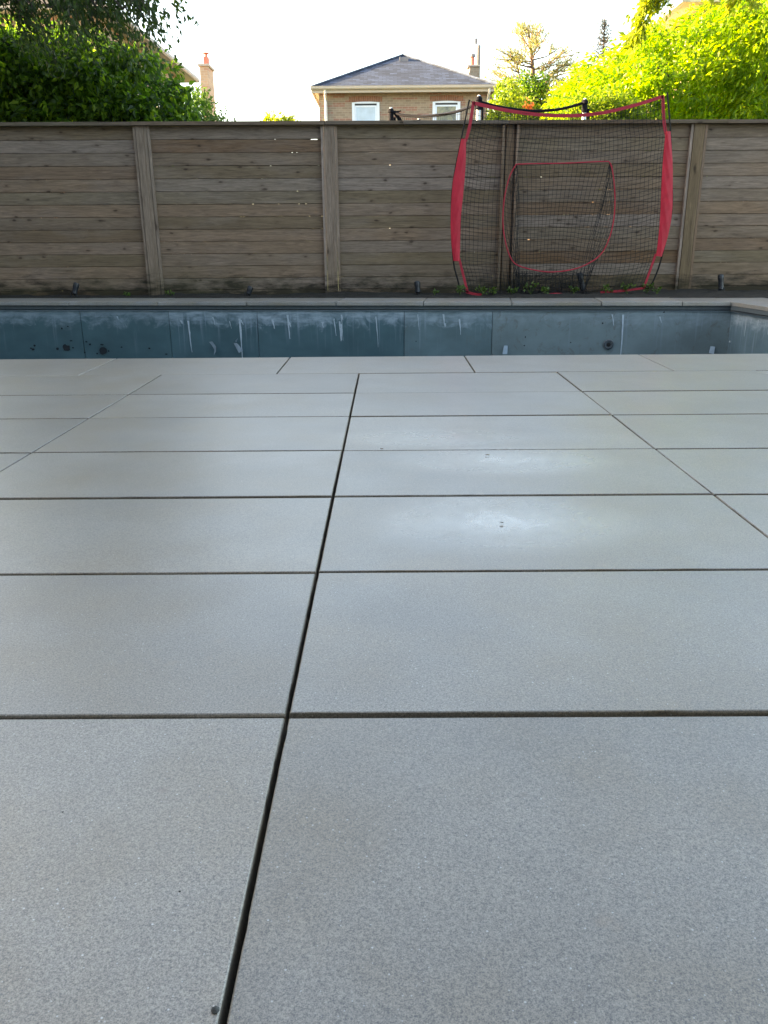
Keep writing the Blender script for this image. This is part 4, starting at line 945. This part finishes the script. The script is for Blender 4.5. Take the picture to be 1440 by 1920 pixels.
spray_tree('maple_tree', 'yellow leafed tree dangling a sprig from above near the top right', 'tree', (9.2, 13.2), [(1235, -60, 1215, -5), (1225, -20, 1205, 20), (1212, 0, 1196, 38), (1205, 25, 1196, 55), (1200, 45, 1190, 75), (1230, -15, 1240, 8), (1240, -30, 1252, 12), (1200, 30, 1205, 60), (1195, 55, 1183, 85), (1215, -10, 1225, 18), (1340, -30, 1330, 0), (1380, -20, 1372, 14), (1400, -30, 1420, 10)], 12.5, 'leaf_yellow', 6, .10, .042, (-.35, -.1, -.8), .1, .045)
# shaded and lit shrubs under and left of it
grown('leafy_shrub', 'deep green shaded shrub behind the net between the bushes and the bright tree', 'shrub', (4.2, 16., 0), poly_clumps([(1050, 300), (1056, 215), (1080, 188), (1120, 172), (1170, 178), (1210, 200), (1225, 300)], 15.3, 16.2, 150, .14, .28), 60, .10, .034, 'leaf_bush', (-.45, -.25, -.5), .05, 8)
grown('leafy_shrub', 'orange tinged yellow shrub between the pine and the bright tree', 'shrub', (5.2, 24, 0), poly_clumps([(1020, 290), (1035, 200), (1050, 165), (1070, 142), (1092, 135), (1110, 150), (1115, 290)], 23., 25., 90, .2, .36), 50, .12, .05, 'leaf_yellow', (0, -.2, .1), .08, 8, spread=1.4)
grown('round_bush', 'big rounded sunlit bush at the right end of the grey roofed house', 'bush', (3.9, 25.5, 0), poly_clumps([(916, 330), (920, 205), (925, 180), (943, 160), (962, 155), (980, 172), (985, 330)], 24.4, 26.4, 110, .2, .36), 60, .10, .07, 'leaf_bush', (0, 0, .4), .1, 8, spread=1.6)
grown('round_bush', 'darker green round topped bush right of the first, below the pine', 'bush', (5.1, 27.5, 0), poly_clumps([(958, 330), (960, 190), (970, 160), (985, 143), (1005, 140), (1018, 152), (1024, 185), (1026, 330)], 27., 28.6, 110, .2, .36), 60, .10, .07, 'leaf_green', (0, 0, .4), .1, 8, spread=1.6)
grown('round_bush', 'low lime bush nearest the red net strap', 'bush', (4.3, 22, 0), poly_clumps([(940, 330), (946, 215), (960, 190), (985, 188), (1010, 205), (1045, 200), (1060, 330)], 21.4, 22.6, 90, .16, .3), 60, .09, .06, 'leaf_bush', (0, 0, .4), .08, 8, spread=1.6)
fl = at(992, 200, 21.2); t = thing('flowering_stem', 'orange flower cluster in front of the round bushes', 'flower', (fl[0], 21.2, 0))
part('stem', MB().tube([(fl[0] + .1, 21.25, -.05), (fl[0] + .05, 21.2, fl[2] * .6), fl], [.02, .012, .006], 5), 'bark', t)
fq = fl + RS.normal(size=(60, 3)) * np.array([.05, .04, .04]); leaf_mesh('petals', fq, RS.normal(size=(60, 3)), .07, .055, 'leaf_orange', t)
# pine, airy and golden
def conifer(name, label, base, trunk_pts, brs, tuft, mat, bark, L, W, tr_):
    t = thing(name, label, 'tree', (*base, 0)); tk = MB(); n = len(trunk_pts); tk.tube([(base[0], base[1], -.2)] + trunk_pts, list(np.linspace(tr_, .02, n + 1)), 7); LL, DD = [], []
    for (a, q, up_) in brs:
        a = np.array(a); q = np.array(q); m_ = (a + q) / 2 + np.array([0, 0, -up_]); tk.tube([a, (a + m_) / 2, m_, (m_ + q) / 2, q], list(np.linspace(.045, .012, 5)), 4)
        ns = 9
        for i in range(3, ns + 1):
            s_ = i / ns; p_ = (1 - s_) ** 2 * a + 2 * s_ * (1 - s_) * m_ + s_ ** 2 * q; d_ = (q - a) / np.linalg.norm(q - a)
            for _ in range(tuft):
                o_ = RS.normal(size=3) * np.array([.16, .16, .08]); LL.append(p_ + o_); DD.append(d_ * .8 + RS.normal(size=3) * .55 + np.array([0, 0, .35]))
    leaf_mesh('crown', np.array(LL), np.array(DD), L, W, mat, t); part('trunk', tk, bark, t)
PY = 50.
def pp_(u, v, dy=0): return at(u, v, PY + dy)
trk = [pp_(1006, 230), pp_(1003, 180), pp_(999, 130), pp_(996, 95), pp_(991, 60), pp_(989, 52)]
ends = [(965, 92), (936, 88), (940, 110), (922, 135), (915, 128), (928, 150), (975, 62), (972, 52), (985, 48), (1000, 50), (1015, 52), (1012, 66), (1022, 72), (1052, 88), (1062, 92), (1045, 100), (1072, 112), (1062, 118), (1050, 125), (1040, 135), (1068, 135), (945, 155), (955, 118), (960, 135), (1025, 115), (1035, 150), (970, 105), (1005, 80), (978, 80), (950, 100), (1058, 150), (1030, 160), (966, 165)]
brs = []
for (u, v) in ends:
    vb = min(225, v + random.uniform(18, 42)); k = np.interp(vb, [52, 60, 95, 130, 180, 230], [989, 991, 996, 999, 1003, 1006]); dy = random.uniform(-1.8, 1.8)
    brs.append((pp_(k, vb), pp_(u, v, dy), random.uniform(.0, .35)))
    for _ in range(2):
        a_ = pp_(k * .4 + u * .6, vb * .4 + v * .6 + 3, dy * .6); brs.append((a_, pp_(u + random.uniform(-22, 22), v + random.uniform(-14, 14), dy + random.uniform(-.8, .8)), random.uniform(.0, .2)))
conifer('pine_tree', 'airy golden lit pine with sparse upswept branches right of the utility pole', (trk[0][0], PY), trk, brs, 7, 'needle_pine', 'bark_pine', .27, .040, .2)
PY = 60.
tr2 = [pp_(1128, 200), pp_(1130, 130), pp_(1132, 80), pp_(1134, 28)]; brs = []
for i in range(34):
    s_ = i / 33; vb = 40 + s_ * 105; ln = 3 + 26 * s_ ** .9; k = np.interp(vb, [28, 80, 130, 200], [1134, 1132, 1130, 1128])
    for sg in (-1, 1): brs.append((pp_(k, vb), pp_(k + sg * ln * random.uniform(.5, 1.1), vb + random.uniform(-8, 4) - ln * .15, random.uniform(-1, 1) * s_), .12))
conifer('spruce_tree', 'thin dark spruce spire with sparse twigs beyond the bright tree', (tr2[0][0], PY), tr2, brs, 3, 'needle_dark', 'bark', .20, .035, .14)
